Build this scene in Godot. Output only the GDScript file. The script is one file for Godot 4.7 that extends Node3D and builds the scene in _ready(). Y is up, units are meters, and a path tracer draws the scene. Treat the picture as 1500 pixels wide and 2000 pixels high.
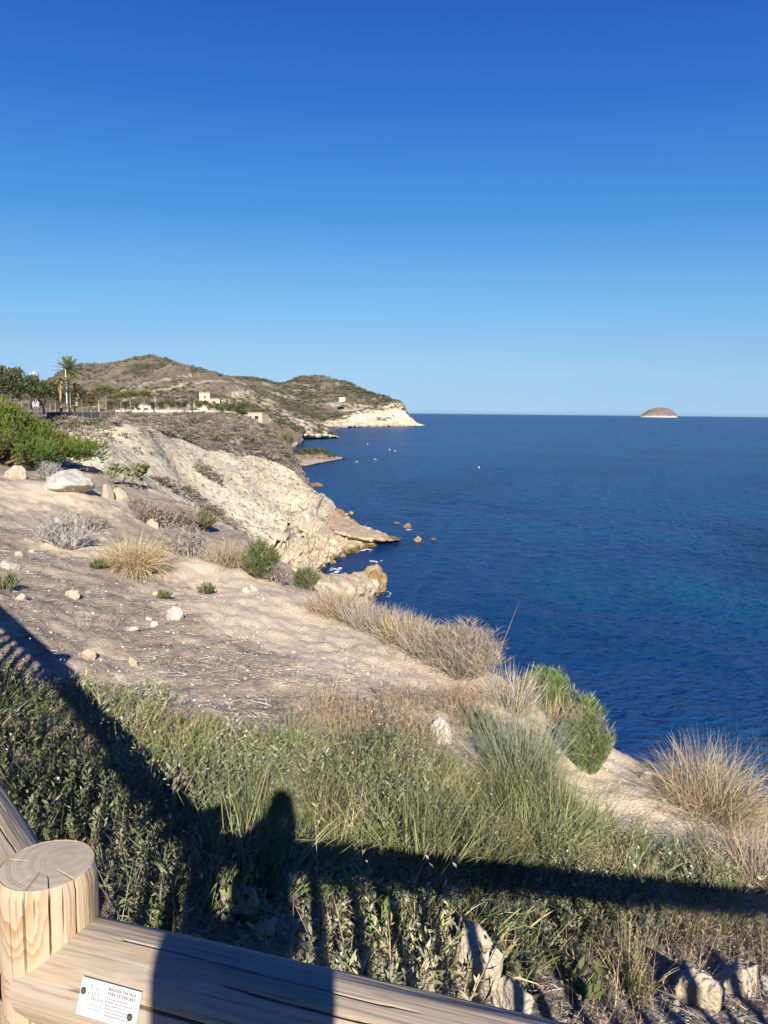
extends Node3D
# Rocky coast seen over a timber fence: y up, metres, sea level at y = 0, the lens at (0, 22, 0).

const F := 1502.0
const LENS_HEIGHT := 22.0
var eye := Vector3(0, LENS_HEIGHT, 0)
var turn: Basis
var rng := RandomNumberGenerator.new()
var nz := FastNoiseLite.new()
var nf := FastNoiseLite.new()
var nr := FastNoiseLite.new()
var taken := {}
var mats := {}
var sun_towards := Vector3.ZERO


class Buf:
	var v := PackedVector3Array()
	var n := PackedVector3Array()
	var c := PackedColorArray()
	var t := PackedVector2Array()
	var i := PackedInt32Array()

	func mesh() -> ArrayMesh:
		var a := []
		a.resize(Mesh.ARRAY_MAX)
		a[Mesh.ARRAY_VERTEX] = v
		a[Mesh.ARRAY_NORMAL] = n
		if c.size() == v.size():
			a[Mesh.ARRAY_COLOR] = c
		if t.size() == v.size():
			a[Mesh.ARRAY_TEX_UV] = t
		a[Mesh.ARRAY_INDEX] = i
		var m := ArrayMesh.new()
		m.add_surface_from_arrays(Mesh.PRIMITIVE_TRIANGLES, a)
		return m

	func tri(a: Vector3, b: Vector3, d: Vector3, col: Color) -> void:
		var k := v.size()
		var q := (d - a).cross(b - a).normalized()
		v.append(a); v.append(b); v.append(d)
		n.append(q); n.append(q); n.append(q)
		c.append(col); c.append(col); c.append(col)
		i.append(k); i.append(k + 1); i.append(k + 2)

	func quad(a: Vector3, b: Vector3, d: Vector3, e: Vector3, col: Color) -> void:
		var k := v.size()
		var q := (d - a).cross(b - a).normalized()
		for p in [a, b, d, e]:
			v.append(p); n.append(q); c.append(col)
		i.append(k); i.append(k + 1); i.append(k + 2)
		i.append(k); i.append(k + 2); i.append(k + 3)

	# a ribbon that tapers to its tip and droops
	func blade(p: Vector3, dir: Vector3, side: Vector3, length: float, w: float, droop: float, segs: int, col: Color, tip: Color, curl := 0.0) -> void:
		var k := v.size()
		var d := dir
		var q := p
		for s in segs + 1:
			var f := float(s) / segs
			var hw := w * 0.5 * (1.0 - f * f * 0.92)
			var nn := side.cross(d).normalized()
			v.append(q - side * hw); v.append(q + side * hw)
			n.append(nn); n.append(nn)
			var cc := col.lerp(tip, f)
			c.append(cc); c.append(cc)
			if s < segs:
				var b := k + s * 2
				i.append(b); i.append(b + 2); i.append(b + 1)
				i.append(b + 1); i.append(b + 2); i.append(b + 3)
			q += d * (length / segs)
			d = (d + Vector3(0, -droop / segs, 0) + Vector3(d.z, 0, -d.x) * (curl / segs)).normalized()
			side = (side - d * side.dot(d)).normalized()

	# a diamond-shaped leaf
	func leaf(p: Vector3, dir: Vector3, side: Vector3, length: float, w: float, col: Color) -> void:
		var k := v.size()
		var nn := side.cross(dir).normalized()
		var m := p + dir * length * 0.45 + nn * length * 0.06
		v.append(p); v.append(m - side * w * 0.5); v.append(m + side * w * 0.5); v.append(p + dir * length)
		for j in 4:
			n.append(nn); c.append(col)
		i.append(k); i.append(k + 1); i.append(k + 2)
		i.append(k + 1); i.append(k + 3); i.append(k + 2)

	# a tube through points, radii given
	func tube(pts: Array, radii: Array, sides: int, col: Color, cap := true) -> void:
		var k := v.size()
		var m := pts.size()
		var prev := Vector3.RIGHT
		for s in m:
			var d: Vector3 = (pts[mini(s + 1, m - 1)] - pts[maxi(s - 1, 0)]).normalized()
			var x := (prev - d * prev.dot(d))
			if x.length() < 0.05:
				x = Vector3.FORWARD - d * Vector3.FORWARD.dot(d)
			x = x.normalized()
			prev = x
			var y := d.cross(x)
			for j in sides:
				var a := TAU * j / sides
				var o := x * cos(a) + y * sin(a)
				v.append(pts[s] + o * float(radii[s])); n.append(o); c.append(col)
		for s in m - 1:
			for j in sides:
				var a := k + s * sides + j
				var b := k + s * sides + (j + 1) % sides
				i.append(a); i.append(a + sides); i.append(b)
				i.append(b); i.append(a + sides); i.append(b + sides)
		if cap:
			for e in 2:
				var s0 := 0 if e == 0 else m - 1
				var cc := v.size()
				var d: Vector3 = ((pts[0] - pts[1]) if e == 0 else (pts[m - 1] - pts[m - 2])).normalized()
				v.append(pts[s0]); n.append(d); c.append(col)
				for j in sides:
					v.append(v[k + s0 * sides + j]); n.append(d); c.append(col)
				for j in sides:
					i.append(cc)
					if e == 0:
						i.append(cc + 1 + j); i.append(cc + 1 + (j + 1) % sides)
					else:
						i.append(cc + 1 + (j + 1) % sides); i.append(cc + 1 + j)

	func box(at: Transform3D, s: Vector3, col: Color) -> void:
		var h := s * 0.5
		for ax in 3:
			for sg in [-1.0, 1.0]:
				var nn := Vector3.ZERO
				nn[ax] = sg
				var p := Vector3.ZERO
				var q := Vector3.ZERO
				p[(ax + 1) % 3] = 1.0
				q[(ax + 2) % 3] = 1.0
				if sg < 0:
					var sw := p
					p = q
					q = sw
				var k := v.size()
				for e in [[-1, -1], [-1, 1], [1, 1], [1, -1]]:
					var o: Vector3 = nn + p * e[0] + q * e[1]
					v.append(at * (o * h)); n.append(at.basis * nn); c.append(col)
				i.append(k); i.append(k + 1); i.append(k + 2)
				i.append(k); i.append(k + 2); i.append(k + 3)


# ---------- naming ----------
func numbered(called: String) -> String:
	if not taken.has(called):
		taken[called] = 0
		return called
	taken[called] += 1
	return "%s_%03d" % [called, taken[called]]


func tag(o: Node, label: String, category: String, group := "", kind := "") -> Node:
	o.set_meta("label", label)
	if category:
		o.set_meta("category", category)
	if group:
		o.set_meta("group", group)
	if kind:
		o.set_meta("kind", kind)
	return o


func obj(called: String, m: Mesh, mat: Material, parent: Node = self) -> MeshInstance3D:
	var o := MeshInstance3D.new()
	o.name = numbered(called) if parent == self else called
	o.mesh = m
	o.material_override = mat
	parent.add_child(o, true)
	return o


func base(called: String, where: Vector3, label: String, category: String, group := "", turned := 0.0) -> Node3D:
	var o := Node3D.new()
	o.name = numbered(called)
	add_child(o, true)
	o.position = where
	o.rotation.y = turned
	tag(o, label, category, group)
	return o


func struct(called: String, m: Mesh, mat: Material) -> MeshInstance3D:
	var o := obj(called, m, mat)
	o.set_meta("kind", "structure")
	return o


func many(called: String, m: Mesh, mat: Material, places: Array, tints: Array, label: String, category: String, parent: Node = self) -> MultiMeshInstance3D:
	var mm := MultiMesh.new()
	mm.transform_format = MultiMesh.TRANSFORM_3D
	mm.use_colors = true
	mm.mesh = m
	mm.instance_count = places.size()
	for k in places.size():
		mm.set_instance_transform(k, places[k])
		mm.set_instance_color(k, tints[k])
	var o := MultiMeshInstance3D.new()
	o.name = numbered(called) if parent == self else called
	o.multimesh = mm
	o.material_override = mat
	parent.add_child(o, true)
	if parent == self:
		tag(o, label, category, "", "stuff")
	else:
		o.set_meta("kind", "stuff")
	return o


# ---------- where things stand ----------
func ray(u: float, v: float) -> Vector3:
	return turn * Vector3((u - 750.0) / F, (1000.0 - v) / F, -1.0)


func at(u: float, v: float, d: float) -> Vector3:
	return eye + ray(u, v) * d


func level(u: float, v: float, h := 0.0) -> Vector3:
	var r := ray(u, v)
	return eye + r * ((h - LENS_HEIGHT) / r.y)


func depth_of(p: Vector3) -> float:
	return (turn.inverse() * (p - eye)).z * -1.0


func pixel_of(p: Vector3) -> Vector2:
	var q := turn.inverse() * (p - eye)
	return Vector2(750.0 - q.x / q.z * F, 1000.0 + q.y / q.z * F)


# ---------- materials ----------
func noise_image(seed_: int, freq: float, octaves: int, size: int, kind := FastNoiseLite.TYPE_SIMPLEX_SMOOTH) -> Image:
	var q := FastNoiseLite.new()
	q.seed = seed_
	q.noise_type = kind
	q.frequency = freq
	q.fractal_octaves = octaves
	if octaves <= 1:
		q.fractal_type = FastNoiseLite.FRACTAL_NONE
	return q.get_seamless_image(size, size, false, false, 0.15, true)


func grey_texture(im: Image, lo: float, hi: float, power := 1.0) -> ImageTexture:
	im.convert(Image.FORMAT_L8)
	var d := im.get_data()
	var lut := PackedByteArray()
	lut.resize(256)
	for k in 256:
		lut[k] = int(255.0 * lerpf(lo, hi, pow(k / 255.0, power)))
	for k in d.size():
		d[k] = lut[d[k]]
	return ImageTexture.create_from_image(Image.create_from_data(im.get_width(), im.get_height(), false, Image.FORMAT_L8, d))


func plain(col: Color, rough := 0.9) -> StandardMaterial3D:
	var m := StandardMaterial3D.new()
	m.albedo_color = col.linear_to_srgb()
	m.roughness = rough
	m.metallic_specular = 0.35
	return m


func tinted(rough := 0.9) -> StandardMaterial3D:
	var m := StandardMaterial3D.new()
	m.vertex_color_use_as_albedo = true
	m.roughness = rough
	m.metallic_specular = 0.3
	return m


func foliage(back := 0.35) -> StandardMaterial3D:
	var m := tinted(0.75)
	m.backlight_enabled = true
	m.backlight = Color(back, back, back * 0.8)
	return m


func ground_like(tex: Texture2D, bump: Texture2D, metres: float, relief: float) -> StandardMaterial3D:
	var m := tinted(0.95)
	m.metallic_specular = 0.2
	m.albedo_texture = tex
	m.uv1_triplanar = true
	m.uv1_world_triplanar = true
	m.uv1_scale = Vector3.ONE / metres
	m.heightmap_enabled = true
	m.heightmap_texture = bump
	m.heightmap_scale = relief
	return m


# ---------- sheets ----------
func cr(a: Array, f: float) -> Vector3:
	var m := a.size() - 1
	var s := clampf(f, 0.0, 1.0) * m
	var k := mini(int(s), m - 1)
	var p0: Vector3 = a[maxi(k - 1, 0)]
	var p1: Vector3 = a[k]
	var p2: Vector3 = a[k + 1]
	var p3: Vector3 = a[mini(k + 2, m)]
	return p1.cubic_interpolate(p2, p0, p3, s - k)


func row(list: Array) -> Array:
	var out := []
	for e in list:
		out.append(level(e[0], e[1], e[3]) if e.size() > 3 else at(e[0], e[1], e[2]))
	return out


func loft(rows: Array, nu: int, nv: int) -> PackedVector3Array:
	var lines := []
	for r in rows:
		var l := PackedVector3Array()
		for k in nu + 1:
			l.append(cr(r, float(k) / nu))
		lines.append(l)
	var g := PackedVector3Array()
	g.resize((nu + 1) * (nv + 1))
	var m := rows.size() - 1
	for j in nv + 1:
		var s := float(j) / nv * m
		var k := mini(int(s), m - 1)
		var f := s - k
		for x in nu + 1:
			var p1: Vector3 = lines[k][x]
			var p2: Vector3 = lines[k + 1][x]
			g[j * (nu + 1) + x] = p1.cubic_interpolate(p2, lines[maxi(k - 1, 0)][x], lines[mini(k + 2, m)][x], f)
	return g


func normals(g: PackedVector3Array, nu: int, nv: int, flip: float) -> PackedVector3Array:
	var out := PackedVector3Array()
	out.resize(g.size())
	var w := nu + 1
	for j in nv + 1:
		var ja := mini(j + 1, nv) * w
		var jb := maxi(j - 1, 0) * w
		for x in w:
			var du := g[j * w + mini(x + 1, nu)] - g[j * w + maxi(x - 1, 0)]
			var dv := g[ja + x] - g[jb + x]
			out[j * w + x] = du.cross(dv).normalized() * flip
	return out


# shape: func(p, normal, u, v) -> metres along the normal; paint: func(p, normal, u, v) -> Color
func sheet(called: String, g: PackedVector3Array, nu: int, nv: int, shape: Callable, paint: Callable, mat: Material, as_structure := true) -> PackedVector3Array:
	var mid := g[(nv / 2) * (nu + 1) + nu / 2]
	var n0 := normals(g, nu, nv, 1.0)
	var flip := 0.0
	for k in range(0, g.size(), 37):
		flip += n0[k].dot((eye + Vector3(0, 30, 0) - g[k]).normalized())
	flip = 1.0 if flip >= 0 else -1.0
	var w := nu + 1
	if shape.is_valid():
		for j in nv + 1:
			for x in w:
				var k := j * w + x
				g[k] += n0[k] * (flip * float(shape.call(g[k], n0[k] * flip, float(x) / nu, float(j) / nv)))
	var b := Buf.new()
	b.v = g
	b.n = normals(g, nu, nv, flip)
	b.c.resize(g.size())
	for j in nv + 1:
		for x in w:
			var k := j * w + x
			b.c[k] = paint.call(g[k], b.n[k], float(x) / nu, float(j) / nv)
	for j in nv:
		for x in nu:
			var k := j * w + x
			if flip > 0:
				b.i.append_array([k, k + w, k + 1, k + 1, k + w, k + w + 1])
			else:
				b.i.append_array([k, k + 1, k + w, k + 1, k + w + 1, k + w])
	var o := obj(called, b.mesh(), mat)
	if as_structure:
		o.set_meta("kind", "structure")
	return g


func on_sheet(g: PackedVector3Array, nu: int, nv: int, u: float, v: float) -> Vector3:
	var x := clampf(u, 0, 0.9999) * nu
	var y := clampf(v, 0, 0.9999) * nv
	var a := int(x)
	var b := int(y)
	var k := b * (nu + 1) + a
	return g[k].lerp(g[k + 1], x - a).lerp(g[k + nu + 1].lerp(g[k + nu + 2], x - a), y - b)


func mixc(a: Color, b: Color, f: float) -> Color:
	return a.lerp(b, clampf(f, 0.0, 1.0))


func sstep(a: float, b: float, x: float) -> float:
	var t := clampf((x - a) / (b - a), 0.0, 1.0)
	return t * t * (3.0 - 2.0 * t)


# ---------- near ground ----------
var g_x0 := -48.0
var g_z0 := -92.0
var g_step := 0.5
var g_nx := 124
var g_nz := 196
var g_h := PackedFloat32Array()
var g_d := PackedFloat32Array()
var brow := PackedVector2Array()
var mounds := []
var ctrl := []
var wts := []


func tps(r2: float) -> float:
	return 0.0 if r2 < 1e-9 else 0.5 * r2 * log(r2)


func solve_surface(pts: Array) -> void:
	# thin plate through (x, z, h), slightly smoothed
	var m := pts.size()
	var s := m + 3
	var a := []
	for r in s:
		var l := PackedFloat64Array()
		l.resize(s + 1)
		a.append(l)
	for r in m:
		for k in m:
			var d: Vector3 = pts[r] - pts[k]
			a[r][k] = tps(d.x * d.x + d.y * d.y)
		a[r][r] += 0.6
		a[r][m] = 1.0; a[r][m + 1] = pts[r].x; a[r][m + 2] = pts[r].y
		a[m][r] = 1.0; a[m + 1][r] = pts[r].x; a[m + 2][r] = pts[r].y
		a[r][s] = pts[r].z
	for k in s:
		var best := k
		for r in range(k + 1, s):
			if absf(a[r][k]) > absf(a[best][k]):
				best = r
		var sw = a[k]; a[k] = a[best]; a[best] = sw
		for r in s:
			if r != k and a[r][k] != 0.0:
				var f: float = a[r][k] / a[k][k]
				for q in range(k, s + 1):
					a[r][q] -= f * a[k][q]
	wts = []
	for k in s:
		wts.append(a[k][s] / a[k][k])
	ctrl = pts


func brow_distance(x: float, z: float) -> float:
	var p := Vector2(x, z)
	var best := 1e9
	var sgn := -1.0
	for k in brow.size() - 1:
		var a := brow[k]
		var b := brow[k + 1]
		var ab := b - a
		var f := clampf((p - a).dot(ab) / ab.length_squared(), 0.0, 1.0)
		var d := p.distance_to(a + ab * f)
		if d < best:
			best = d
			sgn = 1.0 if ab.cross(p - a) > 0 else -1.0
	return best * sgn


func bilin(a: PackedFloat32Array, x: float, z: float) -> float:
	var fx := clampf((x - g_x0) / g_step, 0.0, g_nx - 1.001)
	var fz := clampf((z - g_z0) / g_step, 0.0, g_nz - 1.001)
	var ix := int(fx)
	var iz := int(fz)
	var k := iz * g_nx + ix
	return lerpf(lerpf(a[k], a[k + 1], fx - ix), lerpf(a[k + g_nx], a[k + g_nx + 1], fx - ix), fz - iz)


func gh(x: float, z: float) -> float:
	var h := bilin(g_h, x, z)
	var d := bilin(g_d, x, z) + nz.get_noise_2d(x * 0.9, z * 0.9) * 0.25
	for m in mounds:
		var dx: float = x - m[0]
		var dz: float = z - m[1]
		var q: float = dx * dx * m[4] + dz * dz * m[5] + 2.0 * dx * dz * m[6]
		if q < 9.0:
			h += m[3] * exp(-q)
	if d > 0.0:
		h -= d * d * 0.75 / (1.0 + 0.40 * d) + sstep(0.0, 0.8, d) * 0.15
	return maxf(h, -4.0) + nz.get_noise_2d(x * 0.45, z * 0.45) * 0.07


func hit(u: float, v: float) -> Vector3:
	var r := ray(u, v)
	var t := 0.8
	while t < 95.0:
		var p := eye + r * t
		if p.y < gh(p.x, p.z):
			var a := t / 1.006
			var b := t
			for k in 10:
				var m := (a + b) * 0.5
				p = eye + r * m
				if p.y < gh(p.x, p.z):
					b = m
				else:
					a = m
			p = eye + r * b
			return Vector3(p.x, gh(p.x, p.z), p.z)
		t *= 1.006
	return eye + r * 12.0


# ---------- camera, sky, sun ----------
func build_view() -> void:
	nz.seed = 7
	nz.noise_type = FastNoiseLite.TYPE_SIMPLEX_SMOOTH
	nz.frequency = 1.0
	nz.fractal_type = FastNoiseLite.FRACTAL_NONE
	nf.seed = 21
	nf.noise_type = FastNoiseLite.TYPE_SIMPLEX_SMOOTH
	nf.frequency = 1.0
	nf.fractal_octaves = 4
	nr.seed = 5
	nr.noise_type = FastNoiseLite.TYPE_SIMPLEX_SMOOTH
	nr.frequency = 1.0
	nr.fractal_type = FastNoiseLite.FRACTAL_RIDGED
	nr.fractal_octaves = 4
	rng.seed = 11
	turn = Basis(Vector3.RIGHT, deg_to_rad(-7.39)) * Basis(Vector3.BACK, deg_to_rad(0.573))
	var cam := Camera3D.new()
	cam.name = "camera"
	cam.transform = Transform3D(turn, eye)
	cam.fov = rad_to_deg(2.0 * atan(1000.0 / F))
	cam.near = 0.05
	cam.far = 60000.0
	cam.current = true
	add_child(cam)
	var env := Environment.new()
	env.background_mode = Environment.BG_SKY
	env.tonemap_mode = Environment.TONE_MAPPER_LINEAR
	env.tonemap_exposure = EXPOSURE
	env.sdfgi_enabled = true
	env.ssao_enabled = true
	env.ssil_enabled = true
	env.fog_enabled = true
	env.fog_density = 0.000006
	env.fog_light_color = Color(0.72, 0.82, 0.95)
	var sky := Sky.new()
	var pano := PanoramaSkyMaterial.new()
	pano.panorama = sky_picture()
	sky.sky_material = pano
	env.sky = sky
	var we := WorldEnvironment.new()
	we.name = "environment"
	we.environment = env
	add_child(we)
	var sun := DirectionalLight3D.new()
	sun.name = "sun"
	sun.light_color = Color(1.0, 0.955, 0.88)
	sun.light_energy = 1.6
	sun.light_angular_distance = 0.5
	sun.shadow_enabled = true
	sun_towards = ray(552, 1545).normalized()
	sun.basis = Basis.looking_at(sun_towards, Vector3.UP)
	add_child(sun)


const EXPOSURE := 2.05


func sky_picture() -> ImageTexture:
	# clear sky by height above the horizon, a little deeper at right angles to the sun
	var stops := [[-4.0, 150, 180, 200], [0.0, 172, 210, 238], [2.8, 164, 207, 240], [7.5, 127, 189, 239], [13.4, 80, 153, 223], [20.6, 53, 117, 206], [26.3, 41, 98, 190], [45.0, 33, 82, 168], [90.0, 26, 66, 148]]
	var w := 512
	var h := 512
	var im := Image.create(w, h, false, Image.FORMAT_RGBAF)
	for y in h:
		var el := 90.0 - (y + 0.5) / h * 180.0
		var c := Color.BLACK
		if el <= -4.0:
			c = Color8(150, 180, 200).srgb_to_linear()
		else:
			for k in stops.size() - 1:
				if el >= stops[k][0] and el <= stops[k + 1][0]:
					var f: float = (el - stops[k][0]) / (stops[k + 1][0] - stops[k][0])
					c = Color8(stops[k][1], stops[k][2], stops[k][3]).srgb_to_linear().lerp(Color8(stops[k + 1][1], stops[k + 1][2], stops[k + 1][3]).srgb_to_linear(), f)
		for x in w:
			var az := (x + 0.5) / w * TAU - PI  # 0 looks along -z
			var s := sin(az + deg_to_rad(8.0))
			var q := (1.0 - 0.3 * s * s * cos(deg_to_rad(el))) * 1.03 / EXPOSURE
			im.set_pixel(x, y, Color(c.r * q, c.g * q * (1.0 + 0.03 * s * s), c.b * q * (1.0 + 0.12 * s * s)))
	return ImageTexture.create_from_image(im)


# ---------- sea ----------
func build_sea() -> void:
	var b := Buf.new()
	var radii := PackedFloat32Array()
	var r := 38.0
	while r < 700.0:
		radii.append(r)
		r *= 1.007
	while r < 18000.0:
		radii.append(r)
		r *= 1.02
	radii.append(18000.0)
	var na := 760
	var a0 := deg_to_rad(-90.0)
	var a1 := deg_to_rad(110.0)
	var deep := Color(0.008, 0.041, 0.136)
	var meadow := Color(0.005, 0.023, 0.076)
	var sand := Color(0.006, 0.070, 0.142)
	var shallow := Color(0.010, 0.070, 0.105)
	for j in radii.size():
		var rr := radii[j]
		var wave := 1.0 - sstep(300.0, 700.0, rr)
		for x in na + 1:
			var a := lerpf(a0, a1, float(x) / na)
			var px := sin(a) * rr
			var pz := -cos(a) * rr
			var y := 0.0
			if wave > 0.0:
				y = wave * (0.08 * nz.get_noise_2d(px * 0.16 + pz * 0.05, pz * 0.30) + 0.06 * nz.get_noise_2d(px * 0.42 - pz * 0.1 + 50.0, pz * 0.75) + 0.03 * nz.get_noise_2d(px * 1.1, pz * 1.7 + 90.0))
			b.v.append(Vector3(px, y, pz))
			b.n.append(Vector3.UP)
			# bare sand and seagrass on the bottom, seen through the water
			var q := nf.get_noise_2d(px * 0.011 + 3.0, pz * 0.0075)
			var near := 1.0 - sstep(70.0, 300.0, rr)
			var c := deep
			c = mixc(c, meadow, sstep(0.02, 0.28, q) * (0.45 + 0.55 * near) * 0.9)
			c = mixc(c, sand, sstep(0.05, 0.30, -q) * (0.08 + 0.5 * near))
			b.c.append(c)
	var w := na + 1
	for j in range(1, radii.size() - 1):
		for x in range(1, na):
			var k := j * w + x
			var du := b.v[k + 1] - b.v[k - 1]
			var dv := b.v[k + w] - b.v[k - w]
			b.n[k] = du.cross(dv).normalized()
			if b.n[k].y < 0:
				b.n[k] = -b.n[k]
	for j in radii.size() - 1:
		for x in na:
			var k := j * w + x
			b.i.append_array([k, k + w, k + 1, k + 1, k + w, k + w + 1])
	# the rest of the disc
	var steps := 60
	var k0 := b.v.size()
	for s in steps + 1:
		var a := a1 + (TAU - (a1 - a0)) * s / steps
		for rr in [38.0, 300.0, 3000.0, 18000.0]:
			b.v.append(Vector3(sin(a) * rr, 0, -cos(a) * rr)); b.n.append(Vector3.UP); b.c.append(deep)
	for s in steps:
		for q in 3:
			var k := k0 + s * 4 + q
			b.i.append_array([k, k + 1, k + 4, k + 4, k + 1, k + 5])
	var m := tinted(0.25)
	m.metallic_specular = 0.16
	var h := noise_image(31, 0.012, 5, 1024)
	m.normal_enabled = true
	var bump := h.duplicate()
	bump.convert(Image.FORMAT_RGBA8)
	bump.bump_map_to_normal_map(26.0)
	m.normal_texture = ImageTexture.create_from_image(bump)
	m.normal_scale = 1.0
	m.uv1_triplanar = true
	m.uv1_world_triplanar = true
	m.uv1_scale = Vector3(1.0 / 25.0, 1.0 / 25.0, 1.0 / 15.0)
	struct("sea", b.mesh(), m)


# ---------- near ground ----------
var bare := []


func openness(x: float, z: float) -> float:
	var s := 0.0
	for q in bare:
		var k: float = Vector2(x - q.x, z - q.y).length_squared() / (q.z * q.z)
		if k < 6.0:
			s += 1.5 * exp(-k)
	return s


func build_ground() -> void:
	var c := [[600, 1900, 1.98], [940, 1930, 2.22], [1300, 1990, 2.55], [1490, 1900, 2.85], [250, 1780, 1.98], [540, 1600, 2.15], [640, 1645, 2.17], [900, 1665, 2.6], [1200, 1692, 3.1], [1420, 1722, 3.2],
		[80, 1400, 2.2], [0, 1180, 2.1], [150, 1320, 2.35], [300, 1495, 2.12], [250, 1330, 2.4], [600, 1400, 2.5], [870, 1430, 2.8], [1050, 1470, 3.05], [1250, 1480, 3.5], [1200, 1560, 3.3], [940, 1340, 2.85], [700, 1230, 2.85],
		[400, 1250, 2.45], [150, 1160, 2.15], [430, 1140, 2.55], [620, 1170, 2.95], [250, 1110, 2.3], [480, 1090, 2.95], [330, 1000, 2.8], [100, 1000, 1.9], [0, 930, 1.5], [140, 955, 1.65], [270, 955, 2.5], [0, 1060, 1.95]]
	var pts := []
	for e in c:
		var p := level(e[0], e[1], LENS_HEIGHT - e[2])
		pts.append(Vector3(p.x, p.z, p.y))
	for e in [[-0.46, -0.98, 1.78], [-2.5, -3.25, 1.7], [-4.8, -5.8, 1.65], [-8.0, -9.2, 1.55], [1.0, -0.4, 1.75], [2.4, 0.2, 1.7], [0, 2, 1.9], [-6, 0, 1.9], [-12, -8, 1.7], [-14, -28, 1.5], [-20, -45, 1.6], [-30, -60, 1.6], [-40, -80, 1.5], [-18, -75, 2.2], [-9, -40, 2.6], [-36, -20, 1.5], [-40, 0, 1.6], [5, -4, 3.6], [4, -9, 4.0], [0, -16, 3.6], [6, 0, 2.4]]:
		pts.append(Vector3(e[0], e[1], LENS_HEIGHT - e[2]))
	solve_surface(pts)
	brow = PackedVector2Array([Vector2(3.6, 6.0), Vector2(3.1, 0.0), Vector2(2.8, -4.4), Vector2(2.85, -6.0), Vector2(2.7, -7.2), Vector2(1.8, -7.75), Vector2(0.98, -8.6), Vector2(-0.3, -10.6), Vector2(-1.05, -12.5), Vector2(-1.75, -14.5), Vector2(-3.0, -17.2), Vector2(-4.6, -21.0), Vector2(-6.7, -24.2), Vector2(-8.4, -25.8), Vector2(-12.0, -28.6), Vector2(-19.0, -32.5), Vector2(-32.0, -37.0), Vector2(-70.0, -42.0)])
	g_h.resize(g_nx * g_nz)
	g_d.resize(g_nx * g_nz)
	var m := ctrl.size()
	for j in g_nz:
		for k in g_nx:
			var x := g_x0 + k * g_step
			var z := g_z0 + j * g_step
			var h: float = wts[m] + wts[m + 1] * x + wts[m + 2] * z
			for q in m:
				var dx: float = x - ctrl[q].x
				var dz: float = z - ctrl[q].y
				h += wts[q] * tps(dx * dx + dz * dz)
			g_h[j * g_nx + k] = clampf(h, LENS_HEIGHT - 4.6, LENS_HEIGHT - 1.2)
			g_d[j * g_nx + k] = brow_distance(x, z)
	# low sandy humps: pixel of the middle, height, reach across and along
	for e in [[425, 1120, 0.22, 0.9, 1.0], [160, 990, 0.15, 1.6, 1.2], [840, 1290, 0.10, 0.9, 0.7], [300, 1150, -0.08, 1.2, 1.2], [560, 1180, 0.08, 1.0, 1.0], [1290, 1560, 0.08, 0.4, 0.7]]:
		var p := hit(e[0], e[1])
		mounds.append([p.x, p.z, 0.0, e[2], 1.0 / (e[3] * e[3]), 1.0 / (e[4] * e[4]), 0.0])
	for e in [[430, 1120, 0.9], [520, 1165, 1.0], [600, 1190, 0.9], [680, 1225, 0.9], [760, 1265, 0.9], [830, 1300, 0.8], [890, 1330, 0.55], [600, 1260, 0.6], [480, 1210, 0.5], [1290, 1560, 0.75], [1240, 1490, 0.6], [1330, 1610, 0.6], [1380, 1670, 0.5], [1200, 1500, 0.4], [1090, 1400, 0.4], [380, 1010, 0.9], [300, 1080, 0.4], [80, 960, 1.0], [200, 970, 1.0], [160, 1060, 0.7]]:
		var p := hit(e[0], e[1])
		bare.append(Vector3(p.x, p.z, e[2]))
	var b := Buf.new()
	var radii := PackedFloat32Array()
	var r := 0.5
	while r < 95.0:
		radii.append(r)
		r *= 1.0085 if r > 1.6 and r < 32.0 else 1.03
	var na := 400
	var a0 := deg_to_rad(-52.0)
	var a1 := deg_to_rad(48.0)
	var sand := Color(0.68, 0.57, 0.435)
	var litter := Color(0.375, 0.315, 0.255)
	var grit := Color(0.50, 0.43, 0.345)
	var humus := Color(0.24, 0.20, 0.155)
	for j in radii.size():
		var rr := radii[j]
		for x in na + 1:
			var a := lerpf(a0, a1, float(x) / na)
			var p := Vector3(sin(a) * rr, 0, -cos(a) * rr)
			p.y = gh(p.x, p.z)
			var fine := clampf(3.0 / rr, 0.4, 1.0)
			p.y += nf.get_noise_2d(p.x * 1.7, p.z * 1.7) * 0.05 + nf.get_noise_2d(p.x * 6.0 + 40.0, p.z * 6.0) * 0.016
			b.v.append(p)
			var s := openness(p.x, p.z)
			s += nf.get_noise_2d(p.x * 0.8 + 9.0, p.z * 0.8) * 0.8 + nf.get_noise_2d(p.x * 3.0, p.z * 4.5) * 0.6 + nz.get_noise_2d(p.x * 9.0, p.z * 14.0) * 0.25
			var d2 := bilin(g_d, p.x, p.z)
			s += sstep(-0.5, 0.6, d2) * 0.8
			var col := mixc(litter, sand, sstep(0.15, 0.75, s))
			col = mixc(col, grit, sstep(0.1, 0.4, nf.get_noise_2d(p.x * 2.1 + 70.0, p.z * 2.1)) * 0.6)
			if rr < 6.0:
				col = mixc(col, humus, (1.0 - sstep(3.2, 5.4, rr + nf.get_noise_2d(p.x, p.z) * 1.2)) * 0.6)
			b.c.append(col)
	var w := na + 1
	b.n = normals(b.v, na, radii.size() - 1, 1.0)
	var fl := 1.0 if b.n[w * 20 + 20].y > 0 else -1.0
	for k in b.n.size():
		b.n[k] *= fl
	for j in radii.size() - 1:
		for x in na:
			var k := j * w + x
			b.i.append_array([k, k + w, k + 1, k + 1, k + w, k + w + 1])
	struct("ground", b.mesh(), mats.soil)


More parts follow.
